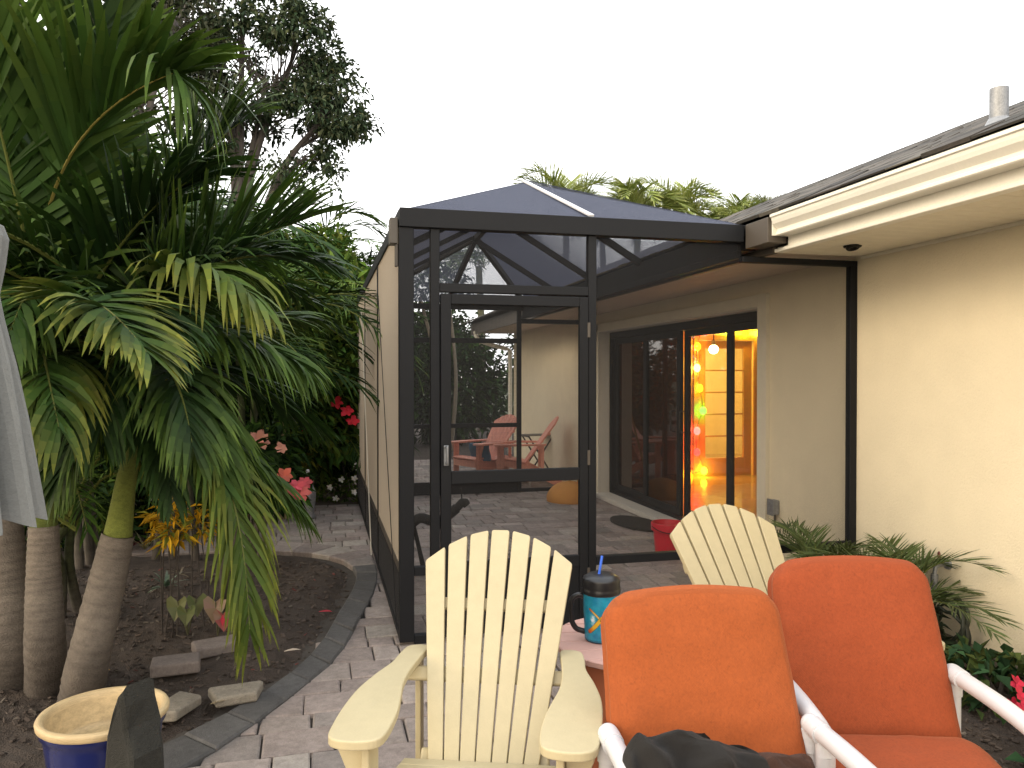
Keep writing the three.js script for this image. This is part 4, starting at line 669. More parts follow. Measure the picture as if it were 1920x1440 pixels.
shrub('background_shrub', 'tall dark shrub behind the far corner of the house', 'shrub', [W(5.5, 1.6, -18.5, 1.6, 1.8, 1, 2600), W(8, 2, -20, 2, 2.2, 1, 2000)], { len: 0.22, wid: 0.1, cols: [GREEN.dark, GREEN.mid] });
shrub('background_shrub', 'shadowy shrub behind the far left corner of the screen room', 'shrub', [W(-2.2, 1.4, -15, 1.6, 1.6, 1, 2600), W(-0.9, 2.2, -16, 1.2, 1.2, 1, 1400), W(-4.6, 1.8, -14, 1.8, 1.9, 1, 2400)], { len: 0.2, wid: 0.09, cols: [GREEN.dark, GREEN.dark, GREEN.mid] });
{ const b = V(2.65, 0, -16), t = thing('slender_tree', 'tree with two pale stems seen through the far screen', 'tree', b); trunk(t, b, [b, V(2.4, 1.6, -16), V(2.0, 3.2, -16)], 0.06, 0.03, [C(0.22, 0.19, 0.15), C(0.22, 0.19, 0.15)], 0); trunk(t, b, [b, V(2.75, 1.5, -16), V(2.6, 3.2, -16)], 0.05, 0.03, [C(0.22, 0.19, 0.15), C(0.22, 0.19, 0.15)], 0); const l = new Leaves(); leafCloud(l, V(2.3, 3.4, -16), V(1, 0.6, 0.8), 700, 0.16, 0.07, [GREEN.dark, GREEN.mid]); l.build('foliage', M.leafFar, t, b); }
// --- at the foot of the house wall
function smallPalm(px, py, t, n, len, label) { const b = D(px, py, t); b.y = 0.02; const pal = thing('pygmy_palm', label, 'palm', b, 0, 'small palms along the house wall'); trunk(pal, b, [b.clone(), V(b.x, 0.13, b.z), V(b.x, 0.24, b.z)], 0.05, 0.045, [BARKD, BARKD], 6); const a = V(b.x, 0.24, b.z);
  for (let i = 0; i < n; i++) { const az = i * 2.399 + rr(-0.2, 0.2), el = rr(0.35, 1.35), h = V(Math.cos(az) * (Math.cos(az) > 0 ? 0.6 : 1), 0, Math.sin(az)), l = len * rr(0.8, 1.15); frond(pal, b, a, a.clone().addScaledVector(h, l * 0.4 * Math.cos(el)).add(V(0, l * 0.55 * Math.sin(el) + 0.05, 0)), a.clone().addScaledVector(h, l * 0.95 * Math.cos(el * 0.7)).add(V(0, l * (0.6 * Math.sin(el) - 0.12), 0)), { L: 0.17, w: 0.011, n: 30, droop: 0.25, vee: 0.35, r: 0.005, seg: 3, jit: 0.12, col: C(0.075, 0.11, 0.035), tip: C(0.13, 0.155, 0.06), back: 0.85 }); } return pal; }
smallPalm(1535, 1150, 4.75, 16, 0.72, 'small feathery palm in front of the dark wall post');
smallPalm(1690, 1200, 4.35, 16, 0.70, 'small feathery palm behind the right orange cushion');
{ const lp = shrub('ground_cover', 'dark leafy plant with red flowers at the lower right corner', 'plant', [{ c: V(3.10, 0.10, -3.0), r: V(0.3, 0.16, 0.4), n: 420 }, { c: V(3.15, 0.14, -2.55), r: V(0.26, 0.2, 0.3), n: 320 }, { c: V(2.85, 0.08, -2.3), r: V(0.25, 0.14, 0.3), n: 260 }], { cols: [C(0.02, 0.05, 0.02), C(0.03, 0.07, 0.03), C(0.05, 0.07, 0.02)], len: 0.085, wid: 0.055 });
  for (const [x, y, t] of [[1908, 1282, 3.15], [1915, 1305, 3.1], [1900, 1320, 3.1], [1918, 1330, 3.05]]) flower(lp, lp.position, D(x, y, t), 0.035, C(0.5, 0.01, 0.05), 6); }
shrub('wall_shrub', 'low dark shrub under the tap by the house wall', 'shrub', [{ c: V(3.18, 0.17, -3.62), r: V(0.2, 0.17, 0.22), n: 260 }], { cols: [C(0.025, 0.035, 0.02), C(0.04, 0.05, 0.03)], len: 0.08, wid: 0.04 });
// ---------------------------------------------------------------- furniture
function adirondack(m, label, pos, turn, group) {          // front towards +z
  const t = thing('adirondack_chair', label, 'adirondack chair', pos, turn, group);
  const b0 = V(0, 0.31, -0.06), b1 = V(0, 0.975, -0.545), L = b0.distanceTo(b1), dirv = b1.clone().sub(b0).normalize(), nrm = V(1, 0, 0).cross(dirv).normalize();   // nrm points to the front
  const R = new THREE.Matrix4().makeBasis(V(1, 0, 0), dirv, nrm);
  for (let i = -3; i <= 3; i++) {
    const xb = i * 0.0505, xt = i * 0.0795, wb = 0.0235, wt = 0.0335, f = (x) => L - 1.75 * x * x;
    const tl = xt - wt, tr = xt + wt, ps = [[xb - wb, 0], [xb + wb, 0], [tr, f(tr)], [tl, f(tl)]], rc = 0.010;
    const s = new THREE.Shape(); s.moveTo(...ps[0]); s.lineTo(...ps[1]);
    for (const k of [2, 3]) { const q = ps[k], to = (o) => { const l = Math.hypot(o[0] - q[0], o[1] - q[1]); return [q[0] + (o[0] - q[0]) * rc / l, q[1] + (o[1] - q[1]) * rc / l]; }; const a = to(ps[k - 1]), b = to(ps[(k + 1) % 4]); s.lineTo(...a); s.quadraticCurveTo(q[0], q[1], b[0], b[1]); }
    s.closePath();
    const g = new THREE.ExtrudeGeometry(s, { depth: 0.016, bevelEnabled: true, bevelThickness: 0.003, bevelSize: 0.003, bevelOffset: -0.003, bevelSegments: 2, curveSegments: 6 });
    g.applyMatrix4(R); g.translate(b0.x, b0.y, b0.z); mesh('back_slat', clean(g), m, t);
  }
  const on = (s, off) => b0.clone().addScaledVector(dirv, s * L).addScaledVector(nrm, off);
  const cross = (s, w, h) => { const g = new RoundedBoxGeometry(w, h, 0.024, 2, 0.01); g.applyMatrix4(R); const c = on(s, -0.0155); g.translate(c.x, c.y, c.z); return uvm(g); };
  mesh('back_brace', cross(0.66, 0.49, 0.045), m, t); mesh('back_brace', cross(0.36, 0.60, 0.05), m, t); mesh('back_brace', cross(0.04, 0.42, 0.06), m, t);
  for (const s of [-1, 1]) {
    const o = [[0.235, -0.335], [0.30, -0.335], [0.318, -0.27], [0.325, -0.17], [0.352, -0.06], [0.372, 0.06], [0.375, 0.18], [0.368, 0.30], [0.355, 0.372], [0.315, 0.397], [0.255, 0.395], [0.215, 0.372], [0.205, 0.31], [0.21, 0.2], [0.225, 0.1], [0.243, 0.0], [0.248, -0.1], [0.242, -0.22]];
    const cv = new THREE.CatmullRomCurve3(o.map(([x, z]) => V(s * x, -z, 0)), true, 'catmullrom', 0.5), sh = new THREE.Shape(cv.getPoints(70).map((p) => new THREE.Vector2(p.x, p.y)));
    const g = new THREE.ExtrudeGeometry(sh, { depth: 0.016, bevelEnabled: true, bevelThickness: 0.005, bevelSize: 0.005, bevelOffset: -0.005, bevelSegments: 3 }); g.rotateX(-Math.PI / 2); g.translate(0, 0.585, 0); mesh('armrest', clean(g), m, t);
    mesh('front_leg', rbox(0.022, 0.575, 0.095, 0.005, s * 0.262, 0.29, 0.30), m, t);
    const bp = [[0, 0], [0.085, 0.0], [0.075, -0.04], [0.02, -0.17], [0, -0.2]].map(([x, y]) => [s * x, y]); if (s > 0) bp.reverse(); const br = extr(bp, 0.02); br.translate(s * 0.275, 0.578, 0.29); mesh('arm_bracket', br, m, t);
    const st = extr([[0.36, 0.32], [0.36, 0.36], [0.30, 0.385], [-0.12, 0.30], [-0.62, 0.03], [-0.62, 0.0], [-0.50, 0.0], [-0.1, 0.2], [0.28, 0.30]], 0.022); st.rotateY(-Math.PI / 2); st.translate(s * 0.238 + 0.011, 0, 0); mesh('side_rail', st, m, t);
    mesh('arm_support', rbox(0.02, 0.36, 0.05, 0.004, s * 0.258, 0.40, -0.29), m, t);
  }
  const seatP = [[0.345, 0.375], [0.275, 0.383], [0.2, 0.372], [0.125, 0.357], [0.05, 0.342], [-0.02, 0.327]];
  seatP.forEach(([z, y], i) => { const g = rbox(0.51, 0.02, 0.066, 0.005); g.rotateX(i === 0 ? 0.35 : -0.2); g.translate(0, y + 0.012, z); mesh('seat_slat', g, m, t); });
  mesh('front_apron', rbox(0.50, 0.09, 0.02, 0.004, 0, 0.31, 0.352), m, t);
  return t;
}
const A = (th) => -YAW + th * Math.PI / 180;
adirondack(M.cream, 'pale yellow adirondack chair in front, facing the viewer, left of the orange cushions', P(-0.098, 2.385), A(-6), 'pale yellow adirondack chairs on the patio');
adirondack(M.cream, 'pale yellow adirondack chair half hidden behind the left orange cushion', P(1.10, 3.01), A(20), 'pale yellow adirondack chairs on the patio');
const adg = 'salmon adirondack chairs beyond the screen room';
{ const p = P(-0.42, 11.35); adirondack(M.salmon, 'salmon adirondack chair beyond the far screen with blue cloth on its arm', p, A(-48), adg); }
{ const p = P(0.13, 11.15); adirondack(M.salmon, 'salmon adirondack chair seen side on against the far cream wall', p, A(-88), adg); }
{ const q = P(-0.46, 11.1, 0.47), c = thing('towel', 'blue cloth hanging on the far salmon chair', 'cloth', q, A(-48)); const g = new THREE.BoxGeometry(0.34, 0.24, 0.04, 14, 10, 2), p = g.attributes.position; for (let i = 0; i < p.count; i++) p.setZ(i, p.getZ(i) + 0.03 * Math.sin(p.getX(i) * 30) + 0.02 * Math.sin(p.getY(i) * 20)); g.computeVertexNormals(); mesh('folds', uvm(g), M.blueCloth, c); }
// round side table
{
  const tp = P(0.46, 2.98), t = thing('side_table', 'round salmon side table with the blue mug on it', 'side table', tp, A(8)), R = 0.30, n = 6, w = 2 * R / n;
  for (let i = 0; i < n; i++) { const a = -R + i * w + 0.0025, b = a + w - 0.005, pts = []; const zz = (x) => Math.sqrt(Math.max(0, R * R - x * x)); for (let k = 0; k <= 10; k++) { const x = a + (b - a) * k / 10; pts.push([x, zz(x)]); } for (let k = 10; k >= 0; k--) { const x = a + (b - a) * k / 10; pts.push([x, -zz(x)]); } const g = extr(pts, 0.022, 0.003); g.rotateX(Math.PI / 2); g.rotateY(Math.PI / 2); g.translate(0, 0.55, 0); mesh('plank', uvm(g), M.tableTop, t); }
  mesh('apron', clean(new THREE.CylinderGeometry(0.262, 0.255, 0.085, 40, 1, true).translate(0, 0.484, 0)), M.tableLeg, t);
  for (const [x, z] of [[-1, -1], [1, -1], [1, 1], [-1, 1]]) { const g = rbox(0.085, 0.53, 0.024, 0.004); g.rotateY(Math.atan2(x, z)); g.translate(x * 0.178, 0.263, z * 0.178); mesh('leg', g, M.tableLeg, t); }
  const st1 = rbox(0.50, 0.045, 0.022, 0.004, 0, 0.2, 0); st1.rotateY(Math.PI / 4); const st2 = rbox(0.50, 0.045, 0.022, 0.004, 0, 0.246, 0); st2.rotateY(-Math.PI / 4); mesh('stretcher', st1, M.tableLeg, t); mesh('stretcher', st2, M.tableLeg, t);
  // insulated mug
  const mp = P(0.343, 2.97, 0.5505), mug = thing('travel_mug', 'big blue travel mug with black lid, handle and blue straw', 'mug', mp, A(0));
  const cv = document.createElement('canvas'); cv.width = 1024; cv.height = 512; const x = cv.getContext('2d');
  x.fillStyle = '#1b87a6'; x.fillRect(0, 0, 1024, 512); for (let i = 0; i < 900; i++) { x.globalAlpha = 0.10; x.fillStyle = rnd() < 0.5 ? '#3fb2c8' : rnd() < 0.5 ? '#2b5fa8' : '#0f6f86'; const s = rr(8, 60); x.beginPath(); x.ellipse(rnd() * 1024, rnd() * 512, s, s * 0.6, rnd() * 3, 0, 7); x.fill(); }
  x.globalAlpha = 1; const cx = 256, cy = 268;
  for (let i = 0; i < 120; i++) { x.globalAlpha = 0.14; x.fillStyle = '#e8f2f8'; const a = rr(0, 6.28), r = rr(0, 60); x.beginPath(); x.arc(cx - 78 + Math.cos(a) * r * 0.6, cy + 10 + Math.sin(a) * r, rr(3, 16), 0, 7); x.fill(); }
  x.globalAlpha = 1; const limb = (dx, dy, c0, c1, w0) => { const gr = x.createLinearGradient(cx, cy, cx + dx, cy + dy); gr.addColorStop(0, c0); gr.addColorStop(0.65, c0); gr.addColorStop(1, c1); x.strokeStyle = '#7a4a18'; x.lineCap = 'round'; x.lineWidth = w0 + 7; x.beginPath(); x.moveTo(cx, cy); x.quadraticCurveTo(cx + dx * 0.4, cy + dy * 0.55, cx + dx, cy + dy); x.stroke(); x.strokeStyle = gr; x.lineWidth = w0; x.stroke(); };
  limb(-104, -108, '#d8b25c', '#b85a34', 16); limb(112, 130, '#d8b25c', '#b85a34', 18); limb(120, -120, '#d9ac30', '#c8701c', 34); limb(-112, 138, '#dcae34', '#c2541c', 36);
  x.fillStyle = '#3a1c28'; x.font = 'bold 34px serif'; x.textAlign = 'center'; x.fillText('LT', cx + 14, cy + 14);
  const tx = new THREE.CanvasTexture(cv); tx.colorSpace = THREE.SRGBColorSpace;
  const body = new THREE.CylinderGeometry(0.070, 0.063, 0.178, 48, 1, true, -Math.PI / 2 - 0.15, Math.PI * 2); body.translate(0, 0.097, 0);
  mesh('body', clean(body), S({ map: tx, roughness: 0.3 }), mug);
  mesh('foot', clean(new THREE.LatheGeometry([[0.0, 0], [0.058, 0], [0.062, 0.004], [0.0635, 0.012]].map((p) => new THREE.Vector2(...p)), 40)), S({ color: C(0.02, 0.09, 0.16), roughness: 0.3 }), mug);
  mesh('lid', clean(new THREE.LatheGeometry([[0.071, 0.18], [0.074, 0.184], [0.0745, 0.196], [0.071, 0.2], [0.0725, 0.206], [0.0725, 0.232], [0.069, 0.24], [0.058, 0.246], [0.05, 0.252], [0.03, 0.254], [0, 0.255]].map((p) => new THREE.Vector2(...p)), 48)), M.black, mug);
  mesh('handle', tube([V(-0.066, 0.165, 0.0), V(-0.088, 0.172, 0), V(-0.112, 0.155, 0), V(-0.115, 0.11, 0), V(-0.112, 0.07, 0), V(-0.095, 0.042, 0), V(-0.062, 0.03, 0)], 0.0105, 36, 10), M.black, mug);
  mesh('straw', rod(V(-0.012, 0.235, 0.008), V(0.004, 0.322, 0.0), 0.0052), M.straw, mug);
}
// pipe chairs with orange cushions
function cushion(w, h, d, o = {}) {                        // puffed pad, rounded corners, a seam and slack cloth; centred, h along y
  const g = new THREE.BoxGeometry(w, h, d, 44, 48, 8), p = g.attributes.position, rc = o.r || 0.075, sd = o.seed || 0;
  for (let i = 0; i < p.count; i++) {
    let x = p.getX(i), y = p.getY(i), z = p.getZ(i), u = x / (w / 2), v = y / (h / 2);
    const ex = Math.max(0, Math.abs(x) - (w / 2 - rc)), ey = Math.max(0, Math.abs(y) - (h / 2 - rc)), dl = Math.hypot(ex, ey);
    if (ex > 0 && ey > 0) { const m = Math.max(ex, ey), k = m / dl; x = Math.sign(x) * (w / 2 - rc + ex * k); y = Math.sign(y) * (h / 2 - rc + ey * k); }
    const e = Math.max(Math.pow(Math.abs(u), 5), Math.pow(Math.abs(v), 6)), f = 0.42 + 0.58 * Math.pow(1 - Math.min(1, e), 0.45);
    const zz = z * f * (1 + 0.07 * noise.noise(x * 4 + sd, y * 4, 1)) + 0.003 * noise.noise(x * 9 + sd, y * 16, 3) + 0.0015 * noise.noise(x * 20, y * 9 + sd, 5);
    const side = Math.abs(z) / (d / 2), pin = 1 - 0.02 * (1 - side);
    x *= (1 + (o.flare || 0) * v) * pin; p.setXYZ(i, x + 0.004 * noise.noise(y * 8, sd, 2), y + (o.crown || 0) * Math.max(0, v) ** 2 * (1 - u * u), zz);
  }
  g.computeVertexNormals(); return clean(g);
}
function pipeChair(label, pos, turn, sd, cloth, armR = [-0.14, 0.42]) {
  const t = thing('pipe_chair', label, 'patio chair', pos, turn, 'white pipe chairs with orange cushions'), r = 0.0255, hw = 0.285, ya = 0.605;
  const bg = cushion(0.535, 0.60, 0.15, { seed: sd, flare: -0.03, crown: 0.026 }); bg.translate(0, 0.30, 0); bg.rotateX(-0.40); bg.translate(0, 0.362, -0.075); uvm(bg); mesh('back_cushion', bg, cloth || M.orange, t);
  const sg = cushion(0.52, 0.56, 0.15, { seed: sd + 5 }); sg.rotateX(-Math.PI / 2 + 0.06); sg.translate(0, 0.405, 0.28); uvm(sg); mesh('seat_cushion', sg, cloth || M.orange, t);
  for (const s of [-1, 1]) {
    const x = s * hw;
    mesh('arm', [tube([V(x, ya, armR[0]), V(x, ya + 0.006, 0.1), V(x, ya, armR[1] - 0.05), V(x, ya - 0.02, armR[1] - 0.01), V(x, ya - 0.06, armR[1])], r, 30, 14)], M.pvc, t);
    mesh('leg', rod(V(x, 0, armR[1]), V(x, ya - 0.055, armR[1]), r, r, 14), M.pvc, t);
    mesh('leg', rod(V(x, 0, armR[0] - 0.012), V(x, ya - 0.03, armR[0] - 0.012), r, r, 14), M.pvc, t);
    const f = new THREE.SphereGeometry(r * 1.12, 16, 12); f.translate(x, ya, armR[0] - 0.012);
    mesh('fitting', [clean(f), clean(new THREE.CylinderGeometry(r * 1.16, r * 1.16, 0.05, 16).rotateX(Math.PI / 2).translate(x, ya, armR[0] + 0.025)), clean(new THREE.CylinderGeometry(r * 1.16, r * 1.16, 0.06, 16).translate(x, ya - 0.04, armR[0] - 0.012))], M.pvc, t);
    mesh('back_pipe', rod(V(x * 0.72, 0.36, -0.16), V(x * 0.70, 0.66, -0.33), r, r, 14), M.pvc, t);
    mesh('side_rail', rod(V(x, 0.31, armR[0]), V(x, 0.33, armR[1]), r, r, 14), M.pvc, t);
  }
  mesh('cross_pipe', [rod(V(-hw, 0.33, armR[1]), V(hw, 0.33, armR[1]), r, r, 14), rod(V(-hw, 0.31, armR[0]), V(hw, 0.31, armR[0]), r, r, 14)], M.pvc, t);
  mesh('back_pipe', rod(V(-hw * 0.70, 0.66, -0.33), V(hw * 0.70, 0.66, -0.33), r, r, 14), M.pvc, t);
  return t;
}
pipeChair('nearer white pipe chair with orange cushions and a black cloth on its seat', P(0.553, 1.98), A(6), 3, null, [-0.10, 0.42]);
const orange2 = M.orange.clone(); orange2.color = C(0.305, 0.060, 0.016);
pipeChair('farther white pipe chair with redder orange cushions, beside the house wall', P(1.135, 2.35), A(-2), 17, orange2, [-0.14, 0.30]);
{
  const bag = thing('black_cloth', 'crumpled black cloth lying on the seat of the nearer orange chair', 'cloth', P(0.50, 1.86, 0.47), A(8));
  const heap = (w, h, d, sd, slope) => { const g = new THREE.SphereGeometry(1, 72, 48), p = g.attributes.position, sq = (v, e) => Math.sign(v) * Math.pow(Math.abs(v), e);
    for (let i = 0; i < p.count; i++) { let x = sq(p.getX(i), 0.55), y = sq(p.getY(i), 0.6), z = sq(p.getZ(i), 0.7); const X = x * w / 2, Y = y * h / 2, Z = z * d / 2; const fold = 0.016 * Math.sin(X * 42 + 9 * noise.noise(X * 6 + sd, Y * 6, Z * 6)) + 0.022 * noise.noise(X * 11 + sd, Y * 13, Z * 11) + 0.008 * noise.noise(X * 30, Y * 30 + sd, Z * 30);
      p.setXYZ(i, X + 0.02 * noise.noise(Y * 12, X * 8 + sd, 2), Y + fold - slope * X, Z + fold * 0.9); }
    g.computeVertexNormals(); return uvm(g); };
  mesh('folds', shift(heap(0.35, 0.23, 0.17, 2, 0.14), -0.06, 0.10, 0), M.blackCloth, bag);
  mesh('brown_lining', shift(heap(0.25, 0.15, 0.13, 9, 0.16), 0.17, 0.075, -0.01), M.brownCloth, bag);
}
// folded umbrella at the left edge
{
  const pos = P(-1.452, 2.0), t = thing('folded_umbrella', 'folded grey patio umbrella hanging in pleats at the left edge', 'patio umbrella', pos, A(0));
  const prof = [[1.17, 0.215], [1.3, 0.195], [1.45, 0.172], [1.6, 0.145], [1.72, 0.118], [1.78, 0.108], [1.86, 0.122], [1.93, 0.13], [1.965, 0.118], [1.985, 0.075], [2.1, 0.06], [2.3, 0.02]], n = 128, pos2 = [], uv = [];
  const P2 = prof.map(([y, r]) => { const row = []; for (let k = 0; k <= n; k++) { const a = k / n * 6.2832, fold = Math.cos(a * 12 + 1.0 + 0.4 * Math.sin(y * 4)), m = 0.5 + 0.5 * fold, rad = r * (0.50 + 0.50 * Math.pow(m, 0.7)); row.push(V(Math.cos(a) * rad, y + (y < 1.2 ? 0.035 * (1 - m) : 0), Math.sin(a) * rad)); } return row; });
  for (let j = 0; j < P2.length - 1; j++) for (let k = 0; k < n; k++) for (const [a, b] of [[j, k], [j, k + 1], [j + 1, k + 1], [j, k], [j + 1, k + 1], [j + 1, k]]) { const v = P2[a][b]; pos2.push(v.x, v.y, v.z); uv.push(b / n * 1.4, v.y); }
  let g = new THREE.BufferGeometry(); g.setAttribute('position', new THREE.Float32BufferAttribute(pos2, 3)); g.setAttribute('uv', new THREE.Float32BufferAttribute(uv, 2)); g.computeVertexNormals(); mesh('canopy', g, M.canvas, t);
  mesh('pole', clean(new THREE.CylinderGeometry(0.02, 0.02, 2.34, 14).translate(0, 1.17, 0)), M.bronzePale, t); mesh('base', clean(new THREE.LatheGeometry([[0, 0.09], [0.03, 0.09], [0.04, 0.06], [0.2, 0.045], [0.24, 0.03], [0.25, 0]].map((p) => new THREE.Vector2(...p)), 32)), M.blackMatte, t);
  mesh('tie_strap', clean(new THREE.CylinderGeometry(0.103, 0.103, 0.03, 40, 1, true).translate(0, 1.78, 0)), M.canvas, t);
}
// blue pot with cream inside, and the dark stone in front of it
{
  const pos = P(-1.425, 2.69), t = thing('flower_pot', 'empty blue glazed pot with cream rim and inside', 'pot', pos), l = (p) => clean(new THREE.LatheGeometry(p.map((q) => new THREE.Vector2(...q)), 56));
  mesh('outer_glaze', l([[0, 0.0], [0.125, 0], [0.135, 0.012], [0.15, 0.1], [0.172, 0.22], [0.185, 0.32], [0.188, 0.345], [0.198, 0.352], [0.202, 0.372]]), M.blueGlaze, t);
  mesh('rim', l([[0.202, 0.372], [0.208, 0.378], [0.21, 0.392], [0.205, 0.401], [0.192, 0.402], [0.183, 0.395], [0.178, 0.375], [0.165, 0.30], [0.15, 0.27], [0.0, 0.265]]), M.potCream, t);
  const rp = P(-1.20, 2.45), s = thing('dark_stone', 'upright jagged dark stone standing in front of the blue pot', 'stone', rp, A(0));
  const g = extr([[-0.10, 0], [0.07, 0], [0.085, 0.12], [0.09, 0.30], [0.065, 0.335], [0.045, 0.36], [0.035, 0.415], [0.02, 0.46], [0.0, 0.44], [-0.04, 0.40], [-0.075, 0.33], [-0.092, 0.22]], 0.12, 0.02, 2); g.scale(0.88, 1.30, 1); g.translate(0, 0, -0.06);
  const q = g.attributes.position; for (let i = 0; i < q.count; i++) { const x = q.getX(i), y = q.getY(i), z = q.getZ(i); q.setXYZ(i, x + 0.02 * noise.noise(x * 13, y * 13, z * 13) + 0.008 * noise.noise(x * 40, y * 40, z * 40), y, z + 0.02 * noise.noise(x * 12 + 4, y * 12, 1) + (y - 0.2) * 0.02); } g.computeVertexNormals(); g.rotateY(-0.5); mesh('slab', uvm(g), M.rock, s);
}
// ---------------------------------------------------------------- smaller things
function stone(name, label, pos, w, h, d, turn, mat, jag = 0.012, group) {
  const t = thing(name, label, 'stone', pos, turn, group), g = new RoundedBoxGeometry(w, h, d, 4, Math.min(0.014, h / 3)), p = g.attributes.position, s = rr(0, 50);
  for (let i = 0; i < p.count; i++) { const x = p.getX(i), y = p.getY(i), z = p.getZ(i); p.setXYZ(i, x + jag * 2.4 * noise.noise(x * 7 + s, 1, z * 7), y + jag * 0.5 * noise.noise(x * 9 + s, 3, z * 9), z + jag * 2.4 * noise.noise(x * 7, 5 + s, z * 7)); }
  g.computeVertexNormals(); g.translate(0, h / 2, 0); mesh('block', uvm(g), mat, t); return t;
}
const greyBlock = S({ color: C(0.23, 0.20, 0.19), roughness: 0.95, map: rep(Tstone, 4), bumpMap: rep(Tfine, 5), bumpScale: 0.003 });
stone('paving_block', 'loose grey paving block in the mulch, left of the hanging frond', G(330, 1258, 0.03), 0.24, 0.065, 0.155, 0.15, greyBlock, 0.003);
stone('paving_block', 'second grey paving block, just behind the first in the mulch', G(405, 1222, 0.03), 0.24, 0.06, 0.16, 0.35, greyBlock, 0.003);
stone('flat_rock', 'flat pale rock beneath the tip of the hanging frond', G(442, 1312, 0.02), 0.24, 0.05, 0.15, 0.2, M.paleRock, 0.022);
stone('flat_rock', 'flat grey rock right of the upright dark stone', G(330, 1335, 0.02), 0.16, 0.05, 0.24, -0.4, M.paleRock, 0.022);
{ // grey urn with a blue ball
  const b = D(577, 930, 8.5); b.y = 0; const t = thing('garden_urn', 'grey stone urn with blue ball and white finial beside the path', 'garden ornament', b), l = (p) => clean(new THREE.LatheGeometry(p.map((q) => new THREE.Vector2(...q)), 32));
  mesh('body', l([[0, 0], [0.11, 0], [0.12, 0.03], [0.10, 0.07], [0.09, 0.1], [0.11, 0.2], [0.125, 0.32], [0.115, 0.42], [0.08, 0.50], [0.05, 0.54], [0, 0.56]]), M.galv, t);
  mesh('blue_ball', clean(new THREE.SphereGeometry(0.072, 24, 18).translate(-0.03, 0.46, 0.10)), S({ color: C(0.01, 0.02, 0.30), roughness: 0.15 }), t);
  mesh('finial', l([[0, 0.75], [0.02, 0.745], [0.028, 0.72], [0.02, 0.69], [0.014, 0.66], [0.03, 0.62], [0.035, 0.58], [0.02, 0.54], [0, 0.54]]), M.pvc, t); t.scale.setScalar(0.72);
}
{ // dropped leaf litter in the bed
  for (const [x, y, c, l] of [[610, 1146, C(0.4, 0.02, 0.04), 'fallen red blossom on the mulch near the edging'], [547, 1220, C(0.5, 0.42, 0.34), 'pale dry leaf on the mulch near the edging'], [412, 1318, C(0.25, 0.2, 0.12), 'brown dry leaf by the pale flat rock'], [193, 1253, C(0.35, 0.22, 0.06), 'yellowed leaf on the mulch beside the leaning palm']]) { const p = G(x, y, 0.045), t = thing('fallen_leaf', l, 'leaf', p); const lv = new Leaves(); blade(lv, V(-0.04, 0, 0), V(0.9, 0.25, rr(-0.4, 0.4)).normalize(), V(0, 0, 1), 0.09, 0.035, 0.5, c, c, 4, 0.5); lv.build('blade', M.petal, t); }
}
